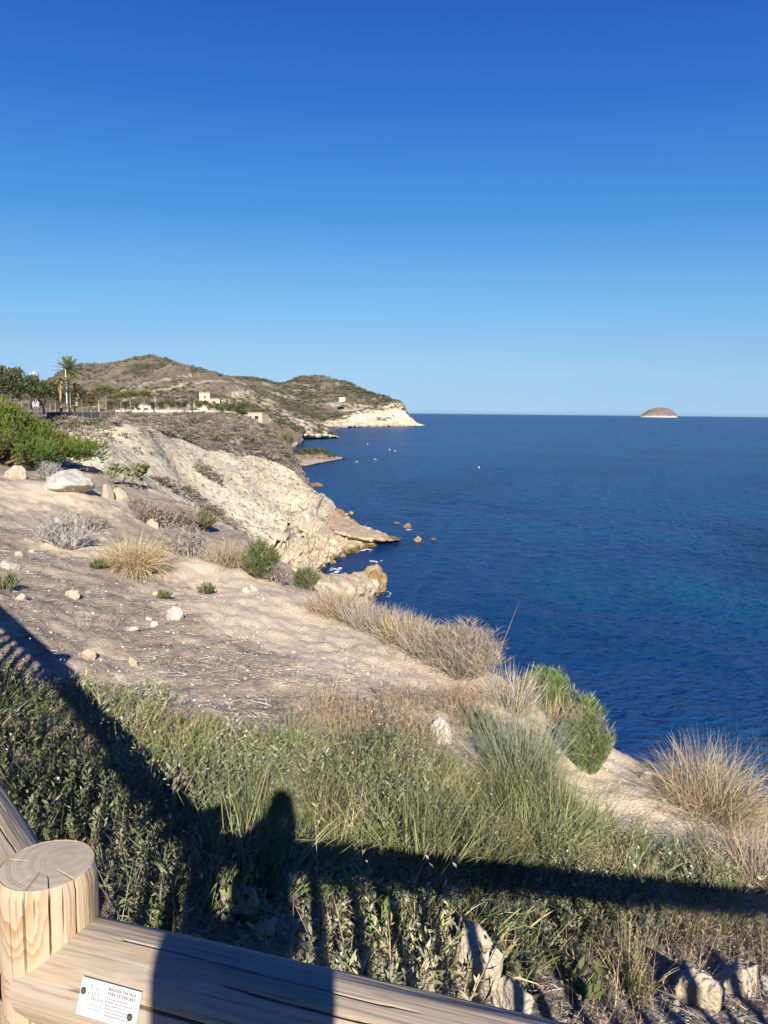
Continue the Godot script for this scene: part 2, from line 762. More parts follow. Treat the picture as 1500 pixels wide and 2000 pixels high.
# ---------- far land ----------
var cliff_g: PackedVector3Array
var plateau_g: PackedVector3Array
var hill_a: PackedVector3Array
var hill_b: PackedVector3Array
var hill_c: PackedVector3Array
var low_cape: PackedVector3Array
var beach_g: PackedVector3Array
var cape_cliff: PackedVector3Array


func build_cliff() -> void:
	var bottom := row([[120, 885, 62], [205, 893, 66], [300, 962, 75], [400, 1033, 88], [480, 1085, 96], [548, 1110, 104], [592, 1074, 121, 1.0], [630, 1028, 141, 1.5], [652, 985, 166, 1.5]])
	var under := []
	for p in bottom:
		var q: Vector3 = p
		under.append(Vector3(q.x * 0.86, maxf(q.y - 9.0, -2.5), q.z * 0.84))
	for k in [6, 7, 8]:
		under[k] = bottom[k] + Vector3(1.5, -4.0, 3.0)
	var mid := row([[130, 865, 84], [200, 862, 88], [285, 905, 97], [365, 955, 113], [450, 990, 124], [525, 1025, 132], [570, 1018, 145], [612, 985, 160], [632, 968, 178]])
	var top := row([[130, 848, 104], [198, 841, 110], [268, 836, 124], [335, 858, 146], [405, 882, 161], [480, 897, 181], [530, 908, 196], [575, 932, 203], [612, 958, 194]])
	var back := []
	for p in top:
		var q: Vector3 = p
		back.append(Vector3(q.x * 1.05 - 1.0, q.y - 0.8, q.z * 1.05 - 2.0))
	var nu := 330
	var nv := 300
	var g := loft([under, bottom, mid, top, back], nu, nv)
	# crevices in (u, v): from, to, half width, depth
	var cracks := [[0.600, 0.335, 0.640, 0.420, 0.006, 4.0], [0.640, 0.420, 0.700, 0.455, 0.006, 4.5], [0.700, 0.455, 0.730, 0.500, 0.005, 3.5], [0.655, 0.345, 0.700, 0.372, 0.005, 3.5], [0.700, 0.372, 0.770, 0.366, 0.007, 4.5], [0.770, 0.366, 0.850, 0.392, 0.007, 4.5], [0.800, 0.470, 0.850, 0.480, 0.005, 3.0], [0.870, 0.440, 0.930, 0.452, 0.005, 3.0], [0.740, 0.320, 0.820, 0.325, 0.006, 3.5], [0.590, 0.300, 0.610, 0.345, 0.006, 3.0], [0.760, 0.545, 0.790, 0.560, 0.005, 2.5]]
	var shape := func(p: Vector3, n: Vector3, u: float, v: float) -> float:
		var right := sstep(0.40, 0.58, u)
		var warp := nf.get_noise_2d(u * 3.0, v * 2.0) * 0.035 + nf.get_noise_2d(u * 16.0, v * 10.0) * 0.008
		var s := (v + warp) * 30.0
		var saw := s - floorf(s)
		var keep := 0.4 + 1.0 * absf(nz.get_noise_2d(floorf(s) * 3.7, u * 6.0))
		var d := (pow(saw, 2.0) - 0.33) * (0.28 + 0.45 * right) * keep
		var s2 := (v + warp * 1.15) * 115.0
		d += ((s2 - floorf(s2)) - 0.5) * 0.20 * (0.25 + 0.75 * right)
		d += nz.get_noise_3d(p.x * 0.05, p.y * 0.05, p.z * 0.05) * 1.0
		# lumps on the seaward half stretched along the beds, smooth slabs inland
		d += nf.get_noise_2d(u * 42.0, v * 230.0) * (0.03 + 0.14 * right)
		d += nf.get_noise_2d(u * 10.0 + 7.0, v * 70.0) * (0.20 + 0.20 * right) + nf.get_noise_3d(p.x * 0.5, p.y * 0.8, p.z * 0.5) * 0.15 * (1.0 - right)
		# overhanging bed above the shore
		if u > 0.5 and v < 0.62:
			var along := sstep(0.58, 0.64, u)
			var line := 0.345 + 0.30 * (u - 0.6) + nz.get_noise_2d(u * 20.0, 3.0) * 0.02
			d += 1.6 * along * sstep(line, line + 0.012, v) * (1.0 - sstep(line + 0.05, line + 0.14, v))
			for e in cracks:
				var a := Vector2(e[0], e[1])
				var ab := Vector2(e[2], e[3]) - a
				var q := Vector2(u + 0.006 * nz.get_noise_2d(u * 60.0, v * 60.0), v + 0.006 * nz.get_noise_2d(u * 60.0 + 9.0, v * 60.0)) - a
				var f := clampf(q.dot(ab) / ab.length_squared(), 0.0, 1.0)
				var dd: float = (q - ab * f).length() / (e[4] * (0.9 + 0.6 * sin(f * PI)))
				if dd < 1.5:
					d -= e[5] * 0.6 * (1.0 - sstep(0.5, 1.4, dd))
		return d * sstep(0.0, 0.1, v) * (1.0 - 0.75 * sstep(0.84, 0.97, u))
	var cream := Color(0.65, 0.565, 0.41)
	var pale := Color(0.69, 0.62, 0.48)
	var ochre := Color(0.50, 0.40, 0.26)
	var soil := Color(0.27, 0.23, 0.18)
	var paint := func(p: Vector3, n: Vector3, u: float, v: float) -> Color:
		var c := mixc(cream, pale, 0.5 + nf.get_noise_3d(p.x * 0.05, p.y * 0.09, p.z * 0.05) * 1.3)
		var band := nf.get_noise_2d((v + nf.get_noise_2d(u * 5.0, v * 2.0) * 0.03) * 60.0, u * 4.0)
		c = mixc(c, ochre, sstep(0.15, 0.5, band) * 0.3)
		c = mixc(c, soil, sstep(0.12, 0.35, nf.get_noise_3d(p.x * 0.10 + 8.0, p.y * 0.16, p.z * 0.07)) * 0.4 * sstep(0.35, 0.1, u) * sstep(0.25, 0.6, v))
		c = mixc(c, soil, sstep(0.77, 0.82, v + nf.get_noise_2d(u * 20.0, v * 6.0) * 0.06))
		c = mixc(c, soil, sstep(0.10, 0.02, u + nf.get_noise_2d(u * 9.0, v * 9.0) * 0.1) * 0.7)
		return c
	cliff_g = sheet("cliff", g, nu, nv, shape, paint, mats.rock)


func build_plateau() -> void:
	var r0 := row([[-420, 868, 92], [40, 856, 98], [196, 845, 110.5], [266, 840, 124], [335, 862, 146.5], [405, 886, 161.5], [480, 901, 181.5], [530, 912, 196.5], [574, 936, 203.5]])
	var r1 := row([[-420, 838, 120], [60, 833, 130], [185, 828, 140], [285, 823, 170], [365, 840, 178], [435, 852, 190], [500, 857, 210], [540, 868, 218], [566, 895, 222]])
	var r2 := row([[-420, 815, 170], [60, 815, 170], [190, 813, 200], [290, 812, 230], [370, 815, 240], [440, 816, 250], [495, 827, 255], [530, 845, 252], [556, 868, 245]])
	var r3 := row([[-420, 806, 300], [60, 806, 300], [190, 806, 320], [290, 806, 320], [370, 806, 320], [440, 807, 310], [480, 815, 295], [515, 834, 280], [547, 855, 265]])
	var r4 := row([[-420, 801, 480], [60, 801, 460], [190, 802, 430], [290, 802, 430], [370, 802, 420], [440, 804, 400], [480, 813, 360], [515, 830, 330], [545, 850, 300]])
	var r5 := []
	for p in r4:
		r5.append(Vector3(p.x * 1.5, -3.0 if p.x > -95 else p.y, p.z * 1.5))
	for r in [r0, r1, r2, r3, r4, r5]:
		var q: Vector3 = r[r.size() - 1]
		r.append(Vector3(q.x + 5.0, -1.5, q.z))
	var nu := 200
	var nv := 160
	var g := loft([r0, r1, r2, r3, r4, r5], nu, nv)
	var shape := func(p: Vector3, n: Vector3, u: float, v: float) -> float:
		return nf.get_noise_3d(p.x * 0.05, p.y * 0.05, p.z * 0.05) * (0.3 + 0.7 * sstep(0.3, 0.45, u)) * sstep(0.02, 0.1, v) - 0.3 * sstep(0.4, 0.25, u) - 0.7 * sstep(0.06, 0.0, v) + nf.get_noise_2d(p.x * 0.4, p.z * 0.4) * 0.25 + nr.get_noise_3d(p.x * 0.2, p.y * 0.2, p.z * 0.2) * sstep(0.86, 0.97, u) * 2.4
	var earth := Color(0.22, 0.18, 0.15)
	var mauve := Color(0.18, 0.15, 0.135)
	var pale := Color(0.56, 0.51, 0.42)
	var paint := func(p: Vector3, n: Vector3, u: float, v: float) -> Color:
		var c := mixc(earth, mauve, 0.5 + nf.get_noise_2d(p.x * 0.04, p.z * 0.04) * 1.5)
		c = mixc(c, pale, sstep(0.1, 0.4, nf.get_noise_3d(p.x * 0.16, p.y * 0.2, p.z * 0.16)) * sstep(0.84, 0.95, u))
		c = mixc(c, pale, sstep(0.16, 0.3, nf.get_noise_2d(p.x * 0.11 + 30.0, p.z * 0.05)) * 0.6)
		return c
	plateau_g = sheet("plateau", g, nu, nv, shape, paint, mats.earth_far)


func hill_paint(dry: Color, green: Color, pale: Color, green_bias: float, pale_bias: float, scale: float, dip: float) -> Callable:
	return func(p: Vector3, n: Vector3, u: float, v: float) -> Color:
		var c := mixc(dry, dry * 0.75, 0.5 + nf.get_noise_3d(p.x * scale, p.y * scale, p.z * scale) * 1.2)
		c = mixc(c, green, sstep(-0.1, 0.3, nf.get_noise_3d(p.x * scale * 0.8 + 5.0, p.y * scale * 1.4, p.z * scale * 0.8) + green_bias))
		var s := nf.get_noise_3d((p.x + p.z) * scale * 0.7, (p.y + dip * p.x) * scale * 7.0, p.z * scale * 0.3)
		c = mixc(c, pale, sstep(0.12, 0.34, s + pale_bias))
		c.a = 1.0
		return c


func skirt(r: Array) -> Array:
	var out := []
	for p in r:
		out.append(Vector3(p.x * 0.985, -4.0, p.z * 0.985))
	return out


func build_hills() -> void:
	var dry := Color(0.215, 0.18, 0.14)
	var green := Color(0.085, 0.09, 0.05)
	var pale := Color(0.44, 0.385, 0.30)
	var bumps := func(size: float, amp: float) -> Callable:
		return func(p: Vector3, n: Vector3, u: float, v: float) -> float:
			return (nf.get_noise_3d(p.x / size, p.y / size, p.z / size) + 0.5 * nr.get_noise_3d(p.x / size * 2.5, p.y / size * 2.5, p.z / size * 2.5)) * amp * sstep(0.0, 0.12, v)
	# the highest hill, far left
	var r0 := row([[-500, 812, 900], [-100, 812, 900], [60, 810, 900], [150, 810, 900], [220, 810, 900], [290, 810, 900], [350, 810, 900], [420, 810, 900], [500, 812, 900]])
	var r1 := row([[-500, 806, 1200], [-100, 800, 1200], [60, 790, 1200], [150, 765, 1250], [220, 758, 1250], [290, 752, 1250], [350, 755, 1250], [420, 765, 1250], [500, 790, 1250]])
	var r2 := row([[-500, 800, 1500], [-100, 788, 1500], [70, 752, 1500], [145, 718, 1520], [215, 714, 1560], [265, 702, 1580], [300, 699, 1580], [335, 708, 1560], [400, 738, 1560]])
	var r3 := []
	for p in r2:
		r3.append(Vector3(p.x * 1.2, -5.0, p.z * 1.25))
	hill_a = sheet("hill", loft([r0, r1, r2, r3], 150, 120), 150, 120, bumps.call(120.0, 9.0), hill_paint(dry, green, pale, -0.16, -0.32, 0.008, 0.3), mats.rock_far)
	# the rocky middle hill with pale beds
	r0 = row([[150, 806, 470], [230, 806, 470], [290, 806, 470], [350, 806, 470], [410, 807, 470], [470, 812, 480], [520, 822, 480], [560, 838, 480], [590, 850, 500]])
	r1 = row([[180, 796, 620], [245, 785, 630], [300, 775, 640], [355, 770, 640], [410, 772, 640], [465, 785, 640], [515, 802, 630], [555, 822, 620], [590, 846, 620]])
	r2 = row([[200, 790, 760], [255, 758, 800], [300, 735, 820], [345, 718, 830], [395, 728, 830], [440, 738, 820], [485, 760, 800], [530, 786, 760], [575, 815, 720]])
	r3 = []
	for p in r2:
		r3.append(Vector3(p.x * 1.25, -5.0, p.z * 1.3))
	hill_b = sheet("hill", loft([skirt(r0), r0, r1, r2, r3], 170, 140), 170, 140, bumps.call(60.0, 5.0), hill_paint(dry, green, pale, -0.30, 0.12, 0.016, -0.25), mats.rock_far)
	# the hill above the far cape
	r0 = row([[380, 822, 1000], [460, 820, 1020], [540, 815, 1080], [600, 822, 1130], [650, 834, 1180], [690, 826, 1230], [730, 815, 1270], [765, 806, 1290], [788, 806, 1300]])
	r1 = row([[380, 780, 1200], [460, 775, 1220], [530, 778, 1280], [590, 785, 1320], [640, 790, 1340], [685, 790, 1350], [725, 792, 1350], [760, 795, 1340], [787, 802, 1330]])
	r2 = row([[400, 752, 1480], [455, 744, 1500], [505, 742, 1560], [548, 752, 1600], [585, 742, 1650], [622, 738, 1660], [665, 750, 1600], [725, 772, 1480], [778, 788, 1400]])
	r3 = []
	for p in r2:
		r3.append(Vector3(p.x * 1.15, -5.0, p.z * 1.25))
	hill_c = sheet("hill", loft([skirt(r0), r0, r1, r2, r3], 180, 140), 180, 140, bumps.call(90.0, 6.0), hill_paint(dry, green * 1.25, pale, -0.10, -0.06, 0.009, 0.3), mats.rock_far)
	# cliffs of the far cape
	r0 = row([[600, 850, 0, -1.0], [640, 843, 0, -1.0], [680, 837, 0, -1.0], [720, 836, 0, -1.0], [760, 835, 0, -1.0], [800, 834, 0, -1.0], [822, 833, 0, -1.0], [834, 832, 0, -1.0]])
	r1 = row([[600, 838, 1030], [640, 836, 1110], [680, 831, 1190], [720, 830, 1230], [760, 829, 1260], [795, 826, 1275], [813, 829, 1280], [828, 831, 1285]])
	r2 = row([[590, 826, 1080], [640, 830, 1150], [680, 818, 1220], [720, 808, 1262], [755, 803, 1285], [785, 801, 1298], [797, 815, 1300], [815, 829, 1305]])
	r3 = row([[580, 818, 1130], [640, 824, 1200], [680, 812, 1260], [720, 800, 1300], [752, 794, 1320], [779, 789, 1340], [790, 806, 1345], [800, 826, 1350]])
	var r4 := []
	for p in r3:
		r4.append(Vector3(p.x, -5.0, p.z - 60.0))
	var cream := Color(0.64, 0.58, 0.47)
	var ochre := Color(0.52, 0.42, 0.30)
	cape_cliff = sheet("cliff", loft([r0, r1, r2, r3, r4], 200, 130), 200, 130, func(p: Vector3, n: Vector3, u: float, v: float) -> float:
		return nr.get_noise_3d(p.x / 14.0, p.y / 9.0, p.z / 14.0) * 2.6 + (nf.get_noise_2d(p.y / 3.0, u * 3.0)) * 1.6 + nf.get_noise_3d(p.x / 40.0, p.y / 40.0, p.z / 40.0) * 3.0
		, func(p: Vector3, n: Vector3, u: float, v: float) -> Color:
		var c := mixc(cream, ochre, sstep(0.05, 0.4, nf.get_noise_2d(p.y / 4.0, p.x / 90.0)) * 0.7)
		c = mixc(c, ochre * 0.7, sstep(0.0, 0.35, nr.get_noise_3d(p.x / 25.0, p.y / 16.0, p.z / 25.0) - 0.15) * 0.5)
		c = mixc(c, Color(0.23, 0.19, 0.14), sstep(0.60, 0.70, v + nf.get_noise_2d(p.x / 20.0, p.y / 20.0) * 0.05))
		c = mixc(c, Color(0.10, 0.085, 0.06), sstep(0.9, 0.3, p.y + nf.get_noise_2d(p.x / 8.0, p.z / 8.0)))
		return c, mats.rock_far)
	# the low pale cape before it
	r0 = row([[480, 862, 0, -1.0], [540, 860, 0, -1.0], [580, 859, 0, -1.0], [615, 858, 0, -1.0], [640, 857, 0, -1.0], [656, 856, 0, -1.0], [664, 855, 0, -1.0]])
	r1 = row([[480, 848, 520], [535, 850, 560], [575, 850, 590], [612, 851, 610], [636, 851, 625], [652, 852, 640], [661, 854, 650]])
	r2 = row([[470, 828, 560], [530, 830, 590], [572, 833, 610], [608, 840, 630], [630, 842, 645], [646, 846, 660], [657, 852, 672]])
	r3 = row([[450, 806, 640], [520, 806, 660], [565, 815, 680], [602, 826, 690], [626, 834, 695], [642, 841, 700], [654, 851, 700]])
	r4 = []
	for p in r3:
		r4.append(Vector3(p.x * 1.1, -5.0, p.z * 1.15))
	low_cape = sheet("headland", loft([r0, r1, r2, r3, r4], 150, 110), 150, 110, func(p: Vector3, n: Vector3, u: float, v: float) -> float:
		return nr.get_noise_3d(p.x / 9.0, p.y / 6.0, p.z / 9.0) * 1.3 + nf.get_noise_3d(p.x / 25.0, p.y / 12.0, p.z / 25.0) * 1.6
		, func(p: Vector3, n: Vector3, u: float, v: float) -> Color:
		var c := mixc(cream, ochre, sstep(0.05, 0.4, nf.get_noise_2d((p.y + p.x * 0.12) / 3.0, p.x / 60.0)) * 0.6)
		c = mixc(c, Color(0.20, 0.17, 0.12), sstep(0.02, 0.25, nf.get_noise_3d(p.x / 22.0, p.y / 9.0, p.z / 22.0) + v * 0.35 - 0.28))
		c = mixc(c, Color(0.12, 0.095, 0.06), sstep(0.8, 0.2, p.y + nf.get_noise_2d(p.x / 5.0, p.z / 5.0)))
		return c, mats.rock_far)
	# beach spit
	r0 = row([[540, 925, 0, -0.6], [575, 917, 0, -0.6], [605, 912, 0, -0.6], [640, 905, 0, -0.6], [664, 900, 0, -0.6], [677, 896.5, 0, -0.6]])
	r1 = row([[540, 914, 0, 0.8], [575, 910, 0, 0.8], [605, 906, 0, 0.8], [640, 900, 0, 0.7], [660, 896.5, 0, 0.6], [674, 895, 0, 0.3]])
	r2 = row([[535, 900, 0, 2.0], [575, 898, 0, 1.9], [605, 897, 0, 1.7], [635, 896, 0, 1.4], [655, 894, 0, 1.0], [670, 893.5, 0, 0.3]])
	r3 = row([[520, 882, 0, 2.0], [575, 888, 0, 1.4], [605, 890, 0, 1.0], [630, 890, 0, 0.6], [650, 890.5, 0, 0.2], [666, 891, 0, -0.4]])
	r4 = row([[510, 872, 0, -1.0], [575, 880, 0, -1.0], [605, 883, 0, -1.0], [630, 885, 0, -1.0], [650, 887, 0, -1.0], [666, 889, 0, -1.0]])
	beach_g = sheet("beach", loft([r0, r1, r2, r3, r4], 90, 50), 90, 50, func(p: Vector3, n: Vector3, u: float, v: float) -> float:
		return nf.get_noise_2d(p.x / 4.0, p.z / 4.0) * 0.12
		, func(p: Vector3, n: Vector3, u: float, v: float) -> Color:
		var c := mixc(Color(0.42, 0.35, 0.28), Color(0.48, 0.41, 0.33), 0.5 + nf.get_noise_2d(p.x / 6.0, p.z / 6.0))
		return mixc(c, Color(0.09, 0.07, 0.055), sstep(0.10, 0.35, nf.get_noise_2d(p.x / 9.0 + 4.0, p.y * 2.0 + p.z / 40.0)) * sstep(1.2, 0.6, p.y) * sstep(0.1, 0.3, p.y)), mats.rock_far)
	# island on the horizon, distance haze painted into its grey-mauve colours
	var g := PackedVector3Array()
	var far := at(1286, 816.0, 7600.0)
	var ax := Vector3(1, 0, 0)
	var az := Vector3(0, 0, 1)
	var n := 70
	for j in n + 1:
		for k in n + 1:
			var x := float(k) / n * 2.0 - 1.0
			var z := float(j) / n * 2.0 - 1.0
			var skew := x - 0.10 * (1.0 - x * x)
			var rr := sqrt(skew * skew * 1.05 + z * z * 1.3)
			var h := 84.0 * pow(maxf(0.0, 1.0 - pow(rr, 2.1)), 0.85)
			h *= 1.0 + 0.22 * nf.get_noise_2d(x * 3.0, z * 3.0)
			if rr < 1.0:
				h += 9.0 * sstep(1.0, 0.90, rr)
			else:
				h = -6.0
			g.append(Vector3(far.x, 0, far.z) + ax * x * 186.0 + az * z * 130.0 + Vector3(0, h, 0))
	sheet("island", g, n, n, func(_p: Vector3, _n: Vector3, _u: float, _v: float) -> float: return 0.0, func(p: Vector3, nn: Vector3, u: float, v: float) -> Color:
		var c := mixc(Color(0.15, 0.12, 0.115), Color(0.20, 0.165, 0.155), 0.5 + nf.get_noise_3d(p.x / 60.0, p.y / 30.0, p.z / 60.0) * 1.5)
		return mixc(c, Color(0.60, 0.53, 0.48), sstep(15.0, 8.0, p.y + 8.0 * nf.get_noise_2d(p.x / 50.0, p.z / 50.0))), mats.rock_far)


func build_shore() -> void:
	# wave-cut platform below the cliff
	var r0 := row([[535, 1120, 0, 3.0], [570, 1092, 0, 3.0], [600, 1062, 0, 3.2], [628, 1028, 0, 3.2], [640, 1014, 0, 2.6], [645, 1005, 0, 2.3], [647, 996, 0, 2.0]])
	var r1 := row([[570, 1128, 0, 2.2], [600, 1098, 0, 1.8], [632, 1068, 0, 1.9], [660, 1042, 0, 2.0], [664, 1022, 0, 1.5], [662, 1008, 0, 1.2], [656, 998, 0, 0.9]])
	var r2 := row([[612, 1134, 0, 1.6], [615, 1110, 0, 0.8], [650, 1082, 0, 1.0], [700, 1052, 0, 1.1], [690, 1026, 0, 0.9], [676, 1012, 0, 0.6], [662, 999, 0, 0.4]])
	var r3 := row([[650, 1140, 0, -0.5], [622, 1117, 0, -0.5], [672, 1086, 0, -0.4], [758, 1055, 0, -0.1], [710, 1032, 0, -0.3], [686, 1014, 0, -0.4], [667, 1000, 0, -0.4]])
	var r4 := row([[690, 1150, 0, -3.0], [640, 1120, 0, -3.0], [690, 1090, 0, -3.0], [800, 1062, 0, -3.0], [738, 1032, 0, -3.0], [704, 1012, 0, -3.0], [680, 999, 0, -3.0]])
	var sandy := Color(0.50, 0.40, 0.28)
	var cream := Color(0.58, 0.50, 0.38)
	var weed := Color(0.15, 0.10, 0.035)
	sheet("rock_platform", loft([r0, r1, r2, r3, r4], 170, 110), 170, 110, func(p: Vector3, n: Vector3, u: float, v: float) -> float:
		var rough := sstep(0.48, 0.36, u) + 0.35
		var step := p.y / 0.45 + nf.get_noise_2d(p.x / 5.0, p.z / 5.0) * 1.5
		return (absf(fposmod(step, 1.0) - 0.5) - 0.25) * 0.7 + (nr.get_noise_3d(p.x / 3.2, p.y / 2.0, p.z / 3.2) * 0.55 + nf.get_noise_3d(p.x / 1.1, p.y, p.z / 1.1) * 0.4) * rough + nf.get_noise_2d(p.x / 9.0, p.z / 9.0) * 0.5 * sstep(0.0, 0.2, v)
		, func(p: Vector3, n: Vector3, u: float, v: float) -> Color:
		var c := mixc(sandy, cream, 0.5 + nf.get_noise_2d(p.x / 7.0, p.z / 7.0) * 1.4 - sstep(0.45, 0.6, u) * 0.3)
		c = mixc(c, weed, sstep(1.15, 0.35, p.y + nf.get_noise_2d(p.x / 2.4, p.z / 2.4) * 1.3))
		return c, mats.rock)
	# sandy ledge that runs out to the orange rock
	r0 = row([[520, 1120, 0, 5.0], [570, 1128, 0, 4.0], [630, 1132, 0, 3.2], [690, 1128, 0, 2.2], [725, 1122, 0, 1.0]])
	r1 = row([[520, 1150, 0, 6.5], [575, 1155, 0, 5.5], [640, 1150, 0, 4.5], [695, 1145, 0, 3.2], [735, 1138, 0, 1.2]])
	r2 = row([[540, 1200, 0, 4.0], [590, 1195, 0, 3.0], [650, 1185, 0, 2.0], [705, 1172, 0, 1.0], [748, 1158, 0, -0.5]])
	r3 = row([[560, 1250, 0, -2.0], [610, 1240, 0, -2.0], [670, 1220, 0, -2.0], [725, 1195, 0, -2.0], [770, 1172, 0, -2.0]])
	var r00 := []
	for p in r0:
		r00.append(p + Vector3(0, -p.y - 1.5, -3.0))
	sheet("ledge", loft([r00, r0, r1, r2, r3], 90, 70), 90, 70, func(p: Vector3, n: Vector3, u: float, v: float) -> float:
		return nr.get_noise_3d(p.x / 4.0, p.y / 2.5, p.z / 4.0) * 0.7 + nf.get_noise_3d(p.x / 1.3, p.y, p.z / 1.3) * 0.3
		, func(p: Vector3, n: Vector3, u: float, v: float) -> Color:
		var c := mixc(sandy, cream, 0.5 + nf.get_noise_2d(p.x / 4.0, p.z / 4.0))
		return mixc(c, weed, sstep(0.9, 0.2, p.y + nf.get_noise_2d(p.x / 2.0, p.z / 2.0) * 0.8)), mats.rock)


# ---------- timber fence ----------
const POST := Vector3(-0.458, 0, -0.985)
const PATH_DROP := 1.62
var rail_axis := Vector3(0.921, 0.083, 0.381).normalized()
var left_axis := Vector3(-0.669, 0.09, -0.743).normalized()


func ring_tone(x: float, y: float, z: float, pith: Vector2) -> float:
	# growth rings round a leaning, wavering pith: 0 early wood .. 1 late wood
	var dx := x - pith.x - 0.012 * sin(y * 7.1 + 0.6) - 0.02 * y
	var dz := z - pith.y + 0.012 * sin(y * 9.3 + 2.0) + 0.075 * y
	var r := sqrt(dx * dx + dz * dz) + 0.0042 * nf.get_noise_3d(x * 22.0, y * 5.0, z * 22.0)
	var s := r / 0.0052 + 0.6 * sin(r * 410.0)
	var f := s - floorf(s)
	return pow(f, 1.7)


func wood_picture(kind: int, w: int, h: int) -> ImageTexture:
	# kind 0: side of the post (u round, v along), 1: top of the post, 2: rail (u round, v along)
	var im := Image.create(w, h, false, Image.FORMAT_RGB8)
	var early := Color8(174, 156, 132)
	var late := Color8(148, 110, 74)
	var grey := Color8(160, 150, 136)
	var grey_late := Color8(146, 126, 104)
	for y in h:
		for x in w:
			var fu := (x + 0.5) / w
			var fv := (y + 0.5) / h
			var c: Color
			if kind == 0:
				var a := fu * TAU
				var yy := -fv * 1.1
				var px := cos(a) * 0.065
				var pz := sin(a) * 0.065
				var t := ring_tone(px, yy, pz, Vector2(0.012, -0.036))
				var weather := clampf(0.55 + nf.get_noise_2d(a * 1.2, yy * 3.0) * 1.0 + sstep(0.05, 0.0, fv) * 0.4, 0.0, 1.0)
				c = early.lerp(late, t * 0.85).lerp(grey.lerp(grey_late, t), weather * 0.55)
				c = c.lerp(Color8(120, 100, 80), sstep(0.25, 0.6, nf.get_noise_2d(a * 40.0, yy * 2.0)) * 0.35)
			elif kind == 1:
				var px := (fu - 0.5) * 0.13
				var pz := (fv - 0.5) * 0.13
				var t := ring_tone(px, 0.0, pz, Vector2(0.012, -0.006))
				c = Color8(170, 158, 140).lerp(Color8(118, 104, 86), t * 0.8)
				c = c.lerp(Color8(170, 166, 158), clampf(0.4 + nf.get_noise_2d(px * 30.0, pz * 30.0), 0.0, 1.0) * 0.5)
			else:
				var a := fu * TAU
				var yy := fv * 1.0
				var t := ring_tone(cos(a) * 0.07, yy * 0.33, sin(a) * 0.07, Vector2(0.02, 0.014))
				var fibre := nf.get_noise_2d(a * 40.0, yy * 13.0) * 0.7 + nf.get_noise_2d(a * 12.0, yy * 4.0 + 7.0) * 0.6
				c = Color8(164, 150, 132).lerp(Color8(116, 100, 82), clampf(t * 0.25 + fibre * 0.4 + 0.25, 0.0, 1.0))
				c = c.lerp(Color8(148, 143, 136), clampf(0.45 + nf.get_noise_2d(a * 2.0, yy * 1.3) * 1.1, 0.0, 1.0) * 0.6)
				c = c.lerp(Color8(98, 82, 66), sstep(0.3, 0.55, nf.get_noise_2d(a * 7.0 + 3.0, yy * 6.0)) * 0.4)
			im.set_pixel(x, y, c)
	return ImageTexture.create_from_image(im)


func textured(tex: Texture2D, rough: float) -> StandardMaterial3D:
	var m := StandardMaterial3D.new()
	m.albedo_texture = tex
	m.roughness = rough
	m.metallic_specular = 0.3
	return m


# a round log standing on its own axis (y from 0 to h) with drying cracks cut into it; cracks: [angle, y from, y to, depth, width]
func log_mesh(r: float, h: float, cols: int, rows_: int, cracks: Array, closed_top: bool, wobble: float) -> Array:
	var side := Buf.new()
	var top := Buf.new()
	var radius := func(a: float, y: float) -> float:
		var rr := r + wobble * nf.get_noise_3d(cos(a) * 2.0, y * 1.6, sin(a) * 2.0) + 0.0006 * nf.get_noise_2d(a * 30.0, y * 3.0)
		for e in cracks:
			var ca: float = e[0] + 0.02 * sin((h - y) * 17.0)
			var da := absf(wrapf(a - ca, -PI, PI)) * r
			if da < e[4] * 2.0 and y > e[1] and y < e[2]:
				var ends := sstep(e[1], e[1] + 0.05, y) * (sstep(e[2], e[2] - 0.02, y) if e[2] < h else 1.0)
				rr -= e[3] * ends * (1.0 - sstep(e[4] * 0.4, e[4], da))
		return rr
	for j in rows_ + 1:
		var y := h * j / rows_
		var soft := 0.004 * sstep(h - 0.006, h, y) if closed_top else 0.0
		for x in cols + 1:
			var a := TAU * x / cols
			var rr: float = float(radius.call(a, y)) - soft
			side.v.append(Vector3(cos(a) * rr, y, sin(a) * rr))
			side.t.append(Vector2(float(x) / cols, 1.0 - y / h))
	side.n = normals(side.v, cols, rows_, -1.0)
	for j in rows_ + 1:  # the two ends of the seam share a normal
		var k0 := j * (cols + 1)
		var s := (side.n[k0] + side.n[k0 + cols]).normalized()
		side.n[k0] = s
		side.n[k0 + cols] = s
	var w := cols + 1
	for j in rows_:
		for x in cols:
			var k := j * w + x
			side.i.append_array([k, k + 1, k + w, k + 1, k + w + 1, k + w])
	if closed_top:
		var rings := 26
		for j in rings + 1:
			var f := float(j) / rings
			for x in cols + 1:
				var a := TAU * x / cols
				var rr: float = (float(radius.call(a, h)) - 0.004) * f
				var y := h - 0.0015 * f * f * f
				for e in cracks:
					if e[5] < 0.5:
						var reach: float = e[5] if e.size() > 5 else 0.5
						var da := absf(wrapf(a - e[0], -PI, PI)) * r * f
						if f > reach:
							y -= e[3] * 0.6 * sstep(reach, reach + 0.25, f) * (1.0 - sstep(e[4] * 0.2, e[4] * 0.7, da))
				top.v.append(Vector3(cos(a) * rr, y, sin(a) * rr))
				top.t.append(Vector2(0.5 + 0.5 * cos(a) * f, 0.5 + 0.5 * sin(a) * f))
		top.n = normals(top.v, cols, rings, 1.0)
		for k in top.n.size():
			if top.n[k].y < 0:
				top.n[k] = -top.n[k]
			if k < w:
				top.n[k] = Vector3.UP
		for j in rings:
			for x in cols:
				var k := j * w + x
				top.i.append_array([k, k + w, k + 1, k + 1, k + w, k + w + 1])
	return [side, top]


